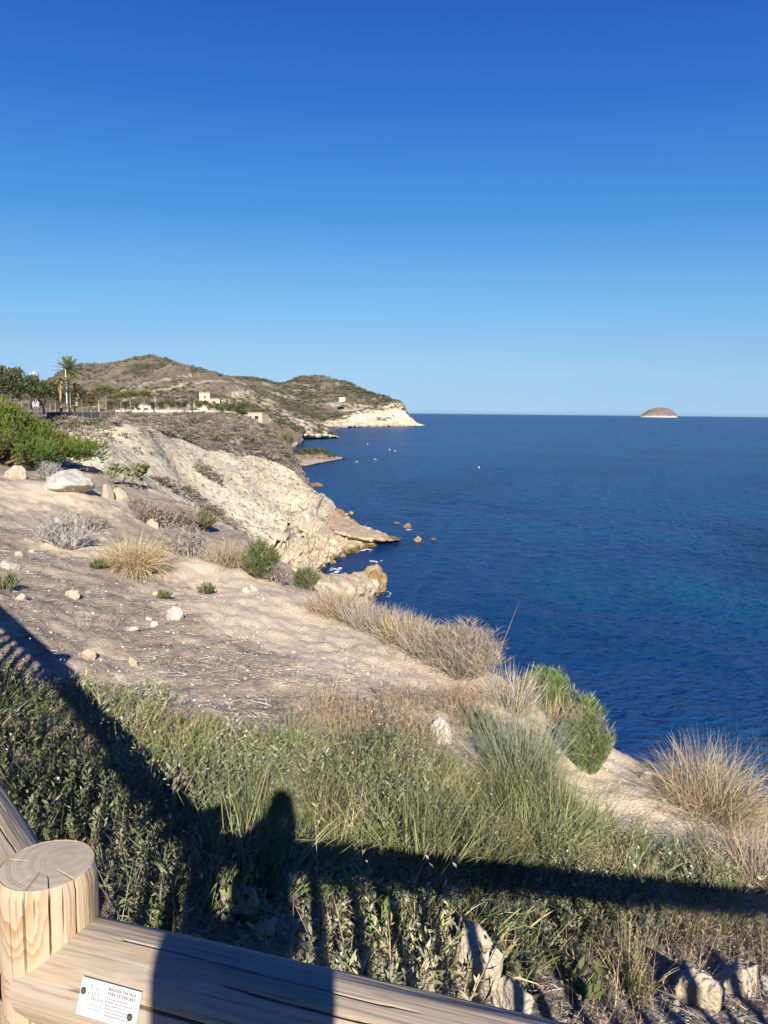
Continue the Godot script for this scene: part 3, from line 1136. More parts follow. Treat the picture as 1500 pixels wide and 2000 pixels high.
func build_fence() -> void:
	var ground_y := LENS_HEIGHT - PATH_DROP
	var origin := Vector3(POST.x, ground_y, POST.z)
	var fence := base("timber_fence", origin, "round timber fence with thick rails, pickets and a cracked corner post", "fence")
	var post_side := textured(wood_picture(0, 384, 768), 0.75)
	var post_top := textured(wood_picture(1, 320, 320), 0.85)
	var rail_mat := textured(wood_picture(2, 512, 1024), 0.8)
	rail_mat.uv1_scale = Vector3(1, 3, 1)
	var top_h := 0.62
	var post_h := PATH_DROP - top_h
	# corner post: cracks face the path
	var cracks := []
	var list := [[1.62, 0.50, 0.012, 0.0013, 0.20], [1.95, 0.16, 0.008, 0.0010, 0.45], [1.12, 0.24, 0.009, 0.0011, 0.4], [0.58, 0.26, 0.012, 0.0015, 0.35], [2.4, 0.10, 0.006, 0.0010, 0.6], [-0.4, 0.2, 0.010, 0.0011, 0.5], [-1.3, 0.2, 0.012, 0.0013, 0.2], [3.35, 0.14, 0.008, 0.0011, 0.4], [0.86, 0.08, 0.006, 0.0009, 0.65], [1.40, 0.07, 0.005, 0.0009, 0.7], [1.78, 0.08, 0.005, 0.0009, 0.68]]
	for e in list:
		cracks.append([e[0], post_h - e[1], post_h, e[2], e[3], e[4]])
	var lm := log_mesh(0.065, post_h, 480, 70, cracks, true, 0.0012)
	var posts := [Vector3.ZERO, rail_axis * 4.4, left_axis * 3.0, left_axis * 6.0, left_axis * 9.0, left_axis * 12.0]
	var side_mesh: ArrayMesh = lm[0].mesh()
	var top_mesh: ArrayMesh = lm[1].mesh()
	for k in posts.size():
		var o := obj("post", side_mesh, post_side, fence)
		o.position = posts[k]
		o.rotation.y = 0.0 if k == 0 else k * 1.3
		var e := obj("end_grain", top_mesh, post_top, o)
		if k == 0:
			tag(o, "corner post of honey-coloured pine with deep drying cracks", "")
	# rails lie along their own y axis
	var rail_y := PATH_DROP - 0.70 - 0.070
	var rc := []
	for e in [[3.62, 0.07, 0.36, 0.014, 0.0018], [4.25, 0.30, 0.9, 0.010, 0.0012], [4.6, 0.12, 0.55, 0.008, 0.0010], [3.8, 0.62, 1.5, 0.010, 0.0013], [4.4, 0.95, 1.9, 0.010, 0.0013], [3.3, 0.2, 0.7, 0.008, 0.0011]]:
		rc.append(e)
	var rl := log_mesh(0.070, 3.0, 300, 180, rc, false, 0.0030)
	var rail_mesh: ArrayMesh = rl[0].mesh()
	var long_rail: ArrayMesh = log_mesh(0.070, 4.4, 300, 260, rc, false, 0.0030)[0].mesh()
	var spans := [[Vector3.ZERO, rail_axis], [Vector3.ZERO, left_axis], [left_axis * 3.0, left_axis], [left_axis * 6.0, left_axis], [left_axis * 9.0, left_axis]]
	var picket_cracks := []
	var pk := log_mesh(0.027, rail_y, 14, 6, picket_cracks, false, 0.001)
	var picket_mesh: ArrayMesh = pk[0].mesh()
	for s in spans:
		var d: Vector3 = s[1]
		var o := obj("rail", long_rail if d == rail_axis else rail_mesh, rail_mat, fence)
		var across := d.cross(Vector3.UP).normalized()
		# local x up, local y along the rail, local z across towards the path
		var zz := Vector3.UP.cross(d).normalized()
		o.transform = Transform3D(Basis(zz, d, zz.cross(d)), s[0] + Vector3(0, rail_y, 0))
		if s[0] == Vector3.ZERO and d == rail_axis:
			tag(o, "weathered brown rail that carries the small white plate", "")
		for k in (24 if d == rail_axis else 16):
			var p := obj("picket", picket_mesh, post_side, fence)
			p.position = s[0] + d * (0.175 * (k + 1)) + Vector3(0, -0.05, 0)
			p.rotation.y = k * 2.1
	build_plaque(origin)
	# the path the fence stands on
	var far_l := left_axis * 14.0
	var far_r := rail_axis * 6.0
	var out := -0.16
	var b := Buf.new()
	var edge := [far_l + left_axis.cross(Vector3.UP) * 0.16, Vector3(-0.10, 0, -0.17), far_r + Vector3(0.05, 0, -0.16)]
	var inner := [far_l + Vector3(-4.0, 0, 3.0), Vector3(-4.0, 0, 3.4), far_r + Vector3(0, 0, 3.4)]
	var tone := Color(0.30, 0.265, 0.225)
	for k in 2:
		var a0: Vector3 = edge[k]
		var a1: Vector3 = edge[k + 1]
		var i0: Vector3 = inner[k]
		var i1: Vector3 = inner[k + 1]
		b.quad(i0, a0, a1, i1, tone)
		b.quad(a0, a0 + Vector3(0, -0.5, 0), a1 + Vector3(0, -0.5, 0), a1, tone)
	var path := struct("path", b.mesh(), mats.soil)
	path.position = origin


func build_plaque(origin: Vector3) -> void:
	# on the rail where the photograph shows it: the sight line meets the rail's round face
	var axis_p := origin + Vector3(0, PATH_DROP - 0.77, 0)
	var r := ray(214, 1958).normalized()
	var o := eye - axis_p
	var rp := r - rail_axis * r.dot(rail_axis)
	var op := o - rail_axis * o.dot(rail_axis)
	var qa := rp.length_squared()
	var qb := 2.0 * rp.dot(op)
	var qc := op.length_squared() - 0.070 * 0.070
	var t := (-qb - sqrt(maxf(qb * qb - 4.0 * qa * qc, 0.0))) / (2.0 * qa)
	var p := eye + r * t
	var along := (p - axis_p).dot(rail_axis)
	var nrm := (p - axis_p - rail_axis * along).normalized()
	var up := nrm.cross(rail_axis).normalized()
	if up.y < 0:
		up = -up
	var zz := rail_axis.cross(up).normalized()
	var pl := base("maker_plate", Vector3.ZERO, "small white printed plate screwed to the timber rail beside the corner post", "plate")
	pl.transform = Transform3D(Basis(rail_axis, up, zz), axis_p + rail_axis * along + zz * 0.0715)
	var b := Buf.new()
	b.box(Transform3D(), Vector3(0.092, 0.041, 0.0024), Color.WHITE)
	var plate := obj("plate", b.mesh(), plain(Color(0.52, 0.52, 0.54), 0.4), pl)
	for e in [[-0.0405, 0.006], [0.0360, -0.008]]:
		var s := Buf.new()
		var q := Vector3(e[0], e[1], 0.0)
		s.tube([q + Vector3(0, 0, 0.0012), q + Vector3(0, 0, 0.0024), q + Vector3(0, 0, 0.0032)], [0.0042, 0.0040, 0.0022], 16, Color.WHITE)
		var sm := plain(Color(0.16, 0.16, 0.15), 0.45)
		sm.metallic = 0.6
		var so := obj("screw", s.mesh(), sm, pl)
		var sl := Buf.new()
		sl.box(Transform3D(Basis(Vector3.BACK, 0.6), q + Vector3(0, 0, 0.0033)), Vector3(0.0036, 0.0007, 0.0004), Color.WHITE)
		obj("slot", sl.mesh(), plain(Color(0.05, 0.05, 0.05)), so)
	var ink := plain(Color(0.05, 0.055, 0.065), 0.6)
	var soft_ink := plain(Color(0.16, 0.17, 0.17), 0.6)
	var font := SystemFont.new()
	font.font_names = PackedStringArray(["Droid Sans"])
	font.font_weight = 700
	var write := func(text: String, x: float, y: float, high: float, mat: Material) -> void:
		var tm := TextMesh.new()
		tm.text = text
		tm.font = font
		tm.font_size = 32
		tm.pixel_size = high / 23.0
		tm.depth = 0.0002
		tm.horizontal_alignment = HORIZONTAL_ALIGNMENT_LEFT
		tm.vertical_alignment = VERTICAL_ALIGNMENT_BOTTOM
		var l := obj("lettering", tm, mat, plate)
		l.position = Vector3(x, y, 0.00135)
	write.call("MADERA TRATADA", -0.0030, 0.0120, 0.0036, ink)
	write.call("PARA EXTERIORES", -0.0030, 0.0070, 0.0036, ink)
	write.call("CARAVACA", -0.0270, -0.0030, 0.0034, soft_ink)
	# lines of print too small to read
	var fb := Buf.new()
	for k in 6:
		var x := -0.0035
		while x < 0.030 + 0.008 * float((k * 37) % 10) / 10.0 - (0.012 if k == 2 else 0.0):
			var l := rng.randf_range(0.0012, 0.0034)
			fb.box(Transform3D(Basis(), Vector3(x + l * 0.5, 0.0045 - k * 0.0036, 0.00135)), Vector3(l, 0.0015, 0.0002), Color.WHITE)
			x += l + 0.0008
	for k in 2:
		fb.box(Transform3D(Basis(Vector3.BACK, -0.02), Vector3(-0.019, -0.0070 - k * 0.0042, 0.00135)), Vector3(0.026 - k * 0.004, 0.0008, 0.0002), Color.WHITE)
	var fine := obj("fine_print", fb.mesh(), soft_ink, plate)
	fine.set_meta("kind", "stuff")
	# emblem: outline of two firs
	var eb := Buf.new()
	for e in [[-0.029, 0.0045, 0.0105], [-0.0195, 0.004, 0.0095]]:
		var line := [Vector2(-0.0048, -0.0035), Vector2(-0.0022, 0.001), Vector2(-0.0034, 0.001), Vector2(0, 0.0105), Vector2(0.0034, 0.001), Vector2(0.0022, 0.001), Vector2(0.0042, -0.0025)]
		for k in line.size() - 1:
			var a: Vector2 = line[k] * e[2] / 0.0105 + Vector2(e[0], e[1])
			var c: Vector2 = line[k + 1] * e[2] / 0.0105 + Vector2(e[0], e[1])
			var d := c - a
			eb.box(Transform3D(Basis(Vector3.BACK, d.angle()), Vector3((a.x + c.x) / 2, (a.y + c.y) / 2, 0.00135)), Vector3(d.length() + 0.0005, 0.0010, 0.0002), Color.WHITE)
	obj("emblem", eb.mesh(), soft_ink, plate)


# ---------- the photographer, whose shadow falls on the rail and the weeds ----------
func smin(a: float, b: float, k: float) -> float:
	var h := clampf(0.5 + 0.5 * (b - a) / k, 0.0, 1.0)
	return lerpf(b, a, h) - k * h * (1.0 - h)


func capsule_field(p: Vector3, bones: Array, k: float) -> float:
	var d := 1e9
	for e in bones:
		var a: Vector3 = e[0]
		var b: Vector3 = e[1]
		var ab := b - a
		var f := clampf((p - a).dot(ab) / maxf(ab.length_squared(), 1e-9), 0.0, 1.0)
		var q := p.distance_to(a + ab * f) - lerpf(e[2], e[3], f)
		d = smin(d, q, k)
	return d


func surface_net(out: Buf, bones: Array, k: float, cell: float, paint: Callable) -> void:
	var lo := Vector3.ONE * 1e9
	var hi := -lo
	for e in bones:
		for j in 2:
			var r := Vector3.ONE * (float(e[2 + j]) + cell * 2.0 + k * 0.3)
			lo = lo.min(e[j] - r)
			hi = hi.max(e[j] + r)
	var nx := int((hi.x - lo.x) / cell) + 2
	var ny := int((hi.y - lo.y) / cell) + 2
	var nn := int((hi.z - lo.z) / cell) + 2
	var f := PackedFloat32Array()
	f.resize(nx * ny * nn)
	for z in nn:
		for y in ny:
			for x in nx:
				f[(z * ny + y) * nx + x] = capsule_field(lo + Vector3(x, y, z) * cell, bones, k)
	var ids := {}
	for z in nn - 1:
		for y in ny - 1:
			for x in nx - 1:
				var s := Vector3.ZERO
				var m := 0
				var c := []
				for q in 8:
					c.append(f[((z + (q >> 2)) * ny + y + ((q >> 1) & 1)) * nx + x + (q & 1)])
				for q in 8:
					for ax in [1, 2, 4]:
						if not (q & ax):
							var a: float = c[q]
							var b: float = c[q | ax]
							if (a < 0) != (b < 0):
								var t := a / (a - b)
								var v := Vector3(q & 1, (q >> 1) & 1, q >> 2)
								v[0 if ax == 1 else (1 if ax == 2 else 2)] += t
								s += v
								m += 1
				if m:
					var p := lo + (Vector3(x, y, z) + s / m) * cell
					var e := cell * 0.5
					var g := Vector3(capsule_field(p + Vector3(e, 0, 0), bones, k) - capsule_field(p - Vector3(e, 0, 0), bones, k), capsule_field(p + Vector3(0, e, 0), bones, k) - capsule_field(p - Vector3(0, e, 0), bones, k), capsule_field(p + Vector3(0, 0, e), bones, k) - capsule_field(p - Vector3(0, 0, e), bones, k)).normalized()
					ids[(z * ny + y) * nx + x] = out.v.size()
					out.v.append(p); out.n.append(g); out.c.append(paint.call(p))
	for z in range(1, nn - 1):
		for y in range(1, ny - 1):
			for x in range(1, nx - 1):
				var k0 := (z * ny + y) * nx + x
				var a := f[k0] < 0
				for ax in 3:
					var st: int = [1, nx, nx * ny][ax]
					if a != (f[k0 + st] < 0):
						var p: int = [nx, nx * ny, 1][ax]
						var q: int = [nx * ny, 1, nx][ax]
						var i0: int = ids[k0]
						var i1: int = ids[k0 - p]
						var i2: int = ids[k0 - p - q]
						var i3: int = ids[k0 - q]
						if a:
							out.i.append_array([i0, i2, i1, i0, i3, i2])
						else:
							out.i.append_array([i0, i1, i2, i0, i2, i3])


func build_photographer() -> void:
	var feet := LENS_HEIGHT - PATH_DROP
	var root := base("person", Vector3(-0.045, feet, 0.36), "person in a blue shirt and shorts holding up a phone behind the fence", "person")
	var h := PATH_DROP - 0.09  # the phone is held a little above the eyes
	var sk := Color(0.42, 0.27, 0.20)
	var shirt := Color(0.10, 0.16, 0.28)
	var shorts := Color(0.13, 0.12, 0.10)
	var bones := []
	for s in [-1.0, 1.0]:
		bones.append([Vector3(0.09 * s, h - 0.75, 0.02), Vector3(0.10 * s, 0.47, 0.0), 0.085, 0.055])
		bones.append([Vector3(0.10 * s, 0.47, 0.0), Vector3(0.10 * s, 0.09, 0.03), 0.052, 0.036])
		bones.append([Vector3(0.10 * s, 0.045, 0.05), Vector3(0.115 * s, 0.035, -0.15), 0.042, 0.034])
		var inn := 0.115 if s > 0 else 0.03
		bones.append([Vector3((0.16 - inn * 0.4) * s, h - 0.25, 0.02), Vector3((0.15 - inn) * s, h - 0.40, -0.12), 0.056, 0.048])
		bones.append([Vector3((0.15 - inn) * s, h - 0.40, -0.12), Vector3(0.055 * s + 0.045, h - 0.01, -0.27), 0.056, 0.032])
	bones.append([Vector3(0, h - 0.75, 0.02), Vector3(0, h - 0.52, 0.02), 0.125, 0.115])
	bones.append([Vector3(0, h - 0.52, 0.02), Vector3(0, h - 0.34, 0.02), 0.115, 0.12])
	bones.append([Vector3(-0.11, h - 0.27, 0.02), Vector3(0.11, h - 0.27, 0.02), 0.062, 0.062])
	bones.append([Vector3(0, h - 0.24, 0.02), Vector3(0.025, h - 0.08, 0.0), 0.055, 0.052])
	bones.append([Vector3(0.03, h - 0.03, -0.015), Vector3(0.03, h + 0.05, 0.015), 0.075, 0.092])
	bones.append([Vector3(0.03, h - 0.02, -0.085), Vector3(0.03, h + 0.01, -0.08), 0.018, 0.012])
	var b := Buf.new()
	surface_net(b, bones, 0.035, 0.022, func(p: Vector3) -> Color:
		if p.y > h - 0.20:
			return sk
		if absf(p.x) > 0.13 and p.z < -0.12:
			return sk
		if p.y > h - 0.78:
			return shirt
		return shorts if p.y > 0.5 else sk)
	# hands round the phone: palm, four fingers, thumb
	for s in [-1.0, 1.0]:
		var hand := [[Vector3(0.055 * s + 0.045, h - 0.01, -0.27), Vector3(0.048 * s + 0.045, h + 0.045, -0.285), 0.026, 0.022]]
		for q in 4:
			var y := h + 0.015 + q * 0.019
			hand.append([Vector3(0.050 * s + 0.045, y, -0.280), Vector3(0.052 * s + 0.045, y + 0.004, -0.318), 0.010, 0.009])
			hand.append([Vector3(0.052 * s + 0.045, y + 0.004, -0.318), Vector3(0.030 * s + 0.045, y + 0.006, -0.3325), 0.009, 0.008])
		hand.append([Vector3(0.046 * s + 0.045, h + 0.005, -0.275), Vector3(0.030 * s + 0.045, h + 0.04, -0.297), 0.012, 0.009])
		surface_net(b, hand, 0.006, 0.006, func(_p: Vector3) -> Color: return sk)
	obj("body", b.mesh(), mats.paint, root)
	var hb := Buf.new()
	surface_net(hb, [[Vector3(0.03, h + 0.06, 0.03), Vector3(0.03, h - 0.04, 0.05), 0.098, 0.09]], 0.02, 0.018, func(_p: Vector3) -> Color: return Color(0.06, 0.04, 0.025))
	obj("hair", hb.mesh(), mats.paint, root)
	var ph := base("phone", Vector3(0, LENS_HEIGHT - 0.045, 0.048), "dark phone held up by the person behind the fence", "phone")
	var pb := Buf.new()
	pb.box(Transform3D(), Vector3(0.074, 0.155, 0.009), Color(0.03, 0.03, 0.035))
	obj("case", pb.mesh(), mats.paint, ph)
	var sb := Buf.new()
	sb.box(Transform3D(Basis(), Vector3(0, 0, 0.0052)), Vector3(0.068, 0.148, 0.001), Color(0.01, 0.01, 0.012))
	obj("screen", sb.mesh(), plain(Color(0.01, 0.01, 0.012), 0.1), ph)


# ---------- plants ----------
func rnd_dir(up: float) -> Vector3:
	var a := rng.randf() * TAU
	return Vector3(cos(a), up, sin(a)).normalized()


func side_of(d: Vector3) -> Vector3:
	var a := rng.randf() * TAU
	var s := Vector3(cos(a), 0.2 * sin(a * 3.0), sin(a))
	return (s - d * s.dot(d)).normalized()


func shade(c: Color, f: float) -> Color:
	var k := 1.0 + rng.randf_range(-f, f)
	return Color(c.r * k, c.g * k, c.b * k)


# upright or arching blades from one foot: r0 foot radius, lean 0..1, droop per blade
func tussock_mesh(n: int, h: float, r0: float, lean: float, droop: float, w: float, cols: Array, segs := 4) -> ArrayMesh:
	var b := Buf.new()
	for k in n:
		var a := rng.randf() * TAU
		var q := sqrt(rng.randf())
		var p := Vector3(cos(a), 0, sin(a)) * r0 * q + Vector3(0, -0.03, 0)
		var out := Vector3(cos(a + rng.randf_range(-0.9, 0.9)), 0, sin(a + rng.randf_range(-0.9, 0.9)))
		var d := (Vector3.UP + out * lean * q * rng.randf_range(0.4, 1.4) + rnd_dir(0.0) * rng.randf_range(0.05, 0.55)).normalized()
		var l := h * lerpf(0.3, 1.0, sqrt(rng.randf())) * (1.0 - 0.25 * q)
		var c: Color = shade(cols[rng.randi() % cols.size()], 0.28)
		var bend := droop * rng.randf_range(0.1, 1.6)
		if rng.randf() < 0.12:
			bend += 1.6
		b.blade(p, d, side_of(d), l, w * rng.randf_range(0.6, 1.35), bend, segs, c, shade(cols[rng.randi() % cols.size()], 0.2) * 1.08, rng.randf_range(-0.7, 0.7))
	# dead thatch lying round the foot
	for k in n / 5:
		var a := rng.randf() * TAU
		var d := Vector3(cos(a), rng.randf_range(0.0, 0.5), sin(a)).normalized()
		b.blade(Vector3(cos(a + 1.0), 0, sin(a + 1.0)) * r0 * rng.randf() * 1.2, d, side_of(d), h * rng.randf_range(0.15, 0.5), w, 0.5, 3, shade(Color(0.33, 0.27, 0.19), 0.3), shade(Color(0.36, 0.30, 0.22), 0.3), rng.randf_range(-1.0, 1.0))
	return b.mesh()


# dome of bare twigs
func twig_mesh(n: int, r: float, h: float, w: float, cols: Array) -> ArrayMesh:
	var b := Buf.new()
	for k in n:
		var a := rng.randf() * TAU
		var q := sqrt(rng.randf())
		var foot := Vector3(cos(a), 0, sin(a)) * r * 0.55 * q
		var tip := Vector3(cos(a) * r * q, h * sqrt(maxf(0.05, 1.0 - q * q)) * rng.randf_range(0.75, 1.1), sin(a) * r * q) + rnd_dir(0.0) * r * 0.12
		var d := (tip - foot).normalized()
		var l := (tip - foot).length()
		var c: Color = shade(cols[rng.randi() % cols.size()], 0.2)
		b.blade(foot, d, side_of(d), l, w * 1.5, 0.15, 3, c, c)
		for j in 7:
			var f := rng.randf_range(0.3, 0.98)
			var s := foot + d * l * f
			var e := (d * 0.6 + rnd_dir(0.3) * 0.9).normalized()
			var ll := h * rng.randf_range(0.14, 0.34)
			var cc := shade(c, 0.18)
			b.blade(s, e, side_of(e), ll, w, rng.randf_range(-0.2, 0.4), 2, cc, cc)
			for m in 3:
				var e2 := (e * 0.7 + rnd_dir(0.2) * 0.9).normalized()
				b.blade(s + e * ll * rng.randf_range(0.3, 0.9), e2, side_of(e2), ll * 0.45, w * 0.7, 0.1, 1, cc, cc)
	return b.mesh()


# feathery green shrub: stems set with short fine leaves
func feather_mesh(n: int, r: float, h: float, leaf_l: float, leaf_w: float, cols: Array, per := 34) -> ArrayMesh:
	var b := Buf.new()
	for k in n:
		var a := rng.randf() * TAU
		var q := sqrt(rng.randf())
		var foot := Vector3(cos(a), 0, sin(a)) * r * 0.4 * q
		var tip := Vector3(cos(a) * r * q, h * (1.0 - 0.45 * q * q) * rng.randf_range(0.7, 1.05), sin(a) * r * q)
		var d := (tip - foot).normalized()
		var l := (tip - foot).length()
		var c: Color = shade(cols[rng.randi() % cols.size()], 0.18)
		b.blade(foot, d, side_of(d), l, leaf_w * 1.2, 0.1, 2, c * 0.8, c)
		for j in per:
			var f := rng.randf_range(0.25, 1.0)
			var e := (d * 0.9 + rnd_dir(0.25) * 0.75).normalized()
			b.leaf(foot + d * l * f + rnd_dir(0.0) * 0.012, e, side_of(e), leaf_l * rng.randf_range(0.6, 1.3), leaf_w, shade(c, 0.25))
	return b.mesh()


# a handful of sprawling weed stems with narrow leaves, about half a metre
func weed_mesh(n: int, h: float, spread: float, leaf_l: float, leaf_w: float, cols: Array, stem: Color, per: int, lean: float) -> ArrayMesh:
	var b := Buf.new()
	for k in n:
		var a := rng.randf() * TAU
		var p := Vector3(cos(a), 0, sin(a)) * spread * sqrt(rng.randf()) + Vector3(0, -0.03, 0)
		var d := (Vector3.UP + rnd_dir(0.0) * rng.randf_range(0.1, lean)).normalized()
		var l := h * rng.randf_range(0.45, 1.0)
		var sc := shade(stem, 0.25)
		b.blade(p, d, side_of(d), l, 0.0032, rng.randf_range(-0.1, 0.5), 3, sc, sc)
		var c: Color = shade(cols[rng.randi() % cols.size()], 0.2)
		for j in per:
			var f := rng.randf_range(0.1, 1.0)
			var e := (d * rng.randf_range(0.2, 0.9) + rnd_dir(rng.randf_range(-0.1, 0.5)) * 0.8).normalized()
			b.leaf(p + d * l * f, e, side_of(e), leaf_l * rng.randf_range(0.5, 1.3) * (1.15 - 0.5 * f), leaf_w * rng.randf_range(0.7, 1.2), shade(c, 0.28))
	return b.mesh()


func flower_mesh() -> ArrayMesh:
	var b := Buf.new()
	var white := Color(0.50, 0.49, 0.48)
	for k in 4:
		var a := k * TAU / 4 + 0.3
		var d := Vector3(cos(a), 0.35, sin(a)).normalized()
		b.leaf(Vector3.ZERO, d, Vector3(-sin(a), 0, cos(a)), 0.011, 0.008, white)
	b.tri(Vector3(-0.0015, 0.002, 0), Vector3(0.0015, 0.002, 0.001), Vector3(0, 0.004, -0.001), Color(0.6, 0.5, 0.1))
	return b.mesh()


func plant(called: String, mesh: Mesh, mat: Material, u: float, v: float, label: String, category: String, group := "", sink := 0.0) -> MeshInstance3D:
	var p := hit(u, v)
	var o := obj(called, mesh, mat)
	o.position = p - Vector3(0, sink, 0)
	o.rotation.y = rng.randf() * TAU
	tag(o, label, category, group)
	return o


func plant_at(called: String, mesh: Mesh, mat: Material, x: float, z: float, label: String, category: String) -> MeshInstance3D:
	var o := obj(called, mesh, mat)
	o.position = Vector3(x, gh(x, z), z)
	o.rotation.y = rng.randf() * TAU
	tag(o, label, category)
	return o


func metres(u: float, v: float, px: float) -> float:
	return px * depth_of(hit(u, v)) / F


# ---------- stones ----------
var keepout := []


func rock_mesh(seed_: int, size: Vector3, planes: int, rough: float, col: Color, col2: Color, n := 14) -> ArrayMesh:
	var r := RandomNumberGenerator.new()
	r.seed = seed_
	var cuts := []
	for k in planes:
		var d := Vector3(r.randf_range(-1, 1), r.randf_range(-0.8, 1), r.randf_range(-1, 1)).normalized()
		cuts.append([d, r.randf_range(0.5, 0.8)])
	var b := Buf.new()
	var off := Vector3(r.randf(), r.randf(), r.randf()) * 50.0
	for face in 6:
		var ax := face / 2
		var sg := 1.0 if face % 2 else -1.0
		var k0 := b.v.size()
		for j in n + 1:
			for x in n + 1:
				var d := Vector3.ZERO
				d[ax] = sg
				d[(ax + 1) % 3] = tan((float(x) / n * 2.0 - 1.0) * PI / 4.0)
				d[(ax + 2) % 3] = tan((float(j) / n * 2.0 - 1.0) * PI / 4.0)
				d = d.normalized()
				var q := 1.0
				for e in cuts:
					var c: float = d.dot(e[0])
					if c > 0.01:
						q = smin(q, e[1] / c, 0.018)
				q *= 1.0 + rough * nf.get_noise_3d(d.x * 1.6 + off.x, d.y * 1.6 + off.y, d.z * 1.6 + off.z) + rough * 0.35 * nf.get_noise_3d(d.x * 6.0 + off.x, d.y * 6.0 + off.y, d.z * 6.0 + off.z)
				b.v.append(d * q * size * 0.5)
				b.c.append(mixc(col, col2, 0.5 + 1.4 * nf.get_noise_3d(d.x * 2.2 + off.z, d.y * 2.2, d.z * 2.2)))
				b.n.append(Vector3.ZERO)
		for j in n:
			for x in n:
				var k := k0 + j * (n + 1) + x
				var tri := [k, k + n + 1, k + 1, k + 1, k + n + 1, k + n + 2]
				if sg < 0:
					tri = [k, k + 1, k + n + 1, k + 1, k + n + 2, k + n + 1]
				b.i.append_array(tri)
	# smooth normals, also across the joins of the six faces
	var acc := {}
	for t in range(0, b.i.size(), 3):
		var p0 := b.v[b.i[t]]
		var p1 := b.v[b.i[t + 1]]
		var p2 := b.v[b.i[t + 2]]
		var q := (p2 - p0).cross(p1 - p0)
		for j in 3:
			var key := (b.v[b.i[t + j]] * 4000.0 / size.x).round()
			acc[key] = acc.get(key, Vector3.ZERO) + q
	for k in b.v.size():
		b.n[k] = acc[(b.v[k] * 4000.0 / size.x).round()].normalized()
	return b.mesh()


func stone(u: float, v: float, wpx: float, hpx: float, seed_: int, col: Color, col2: Color, label: String, called := "stone", rough := 0.16, planes := 15, sink := 0.36, spin := -9.0) -> MeshInstance3D:
	# u, v: the middle of its foot in the photograph
	var p := hit(u, v)
	var k := depth_of(p) / F
	var size := Vector3(wpx * k, hpx * k / (1.0 - sink), wpx * k * 0.8) * 0.95
	var o := obj(called, rock_mesh(seed_, size * 1.3, planes + 5, rough, col, col2, 22 if wpx > 40 else 12), mats.stone)
	o.position = p + Vector3(0, size.y * (0.5 - sink), 0) + Vector3(ray(u, v).x, 0, ray(u, v).z).normalized() * size.z * 0.3
	keepout.append(Vector3(o.position.x, o.position.z, size.x * 0.75))
	keepout.append(Vector3(p.x * 0.94, p.z * 0.94, size.x * 0.6))
	if spin > -5.0:
		o.rotation.y = spin
	tag(o, label, "stone" if called == "stone" else "boulder")
	return o


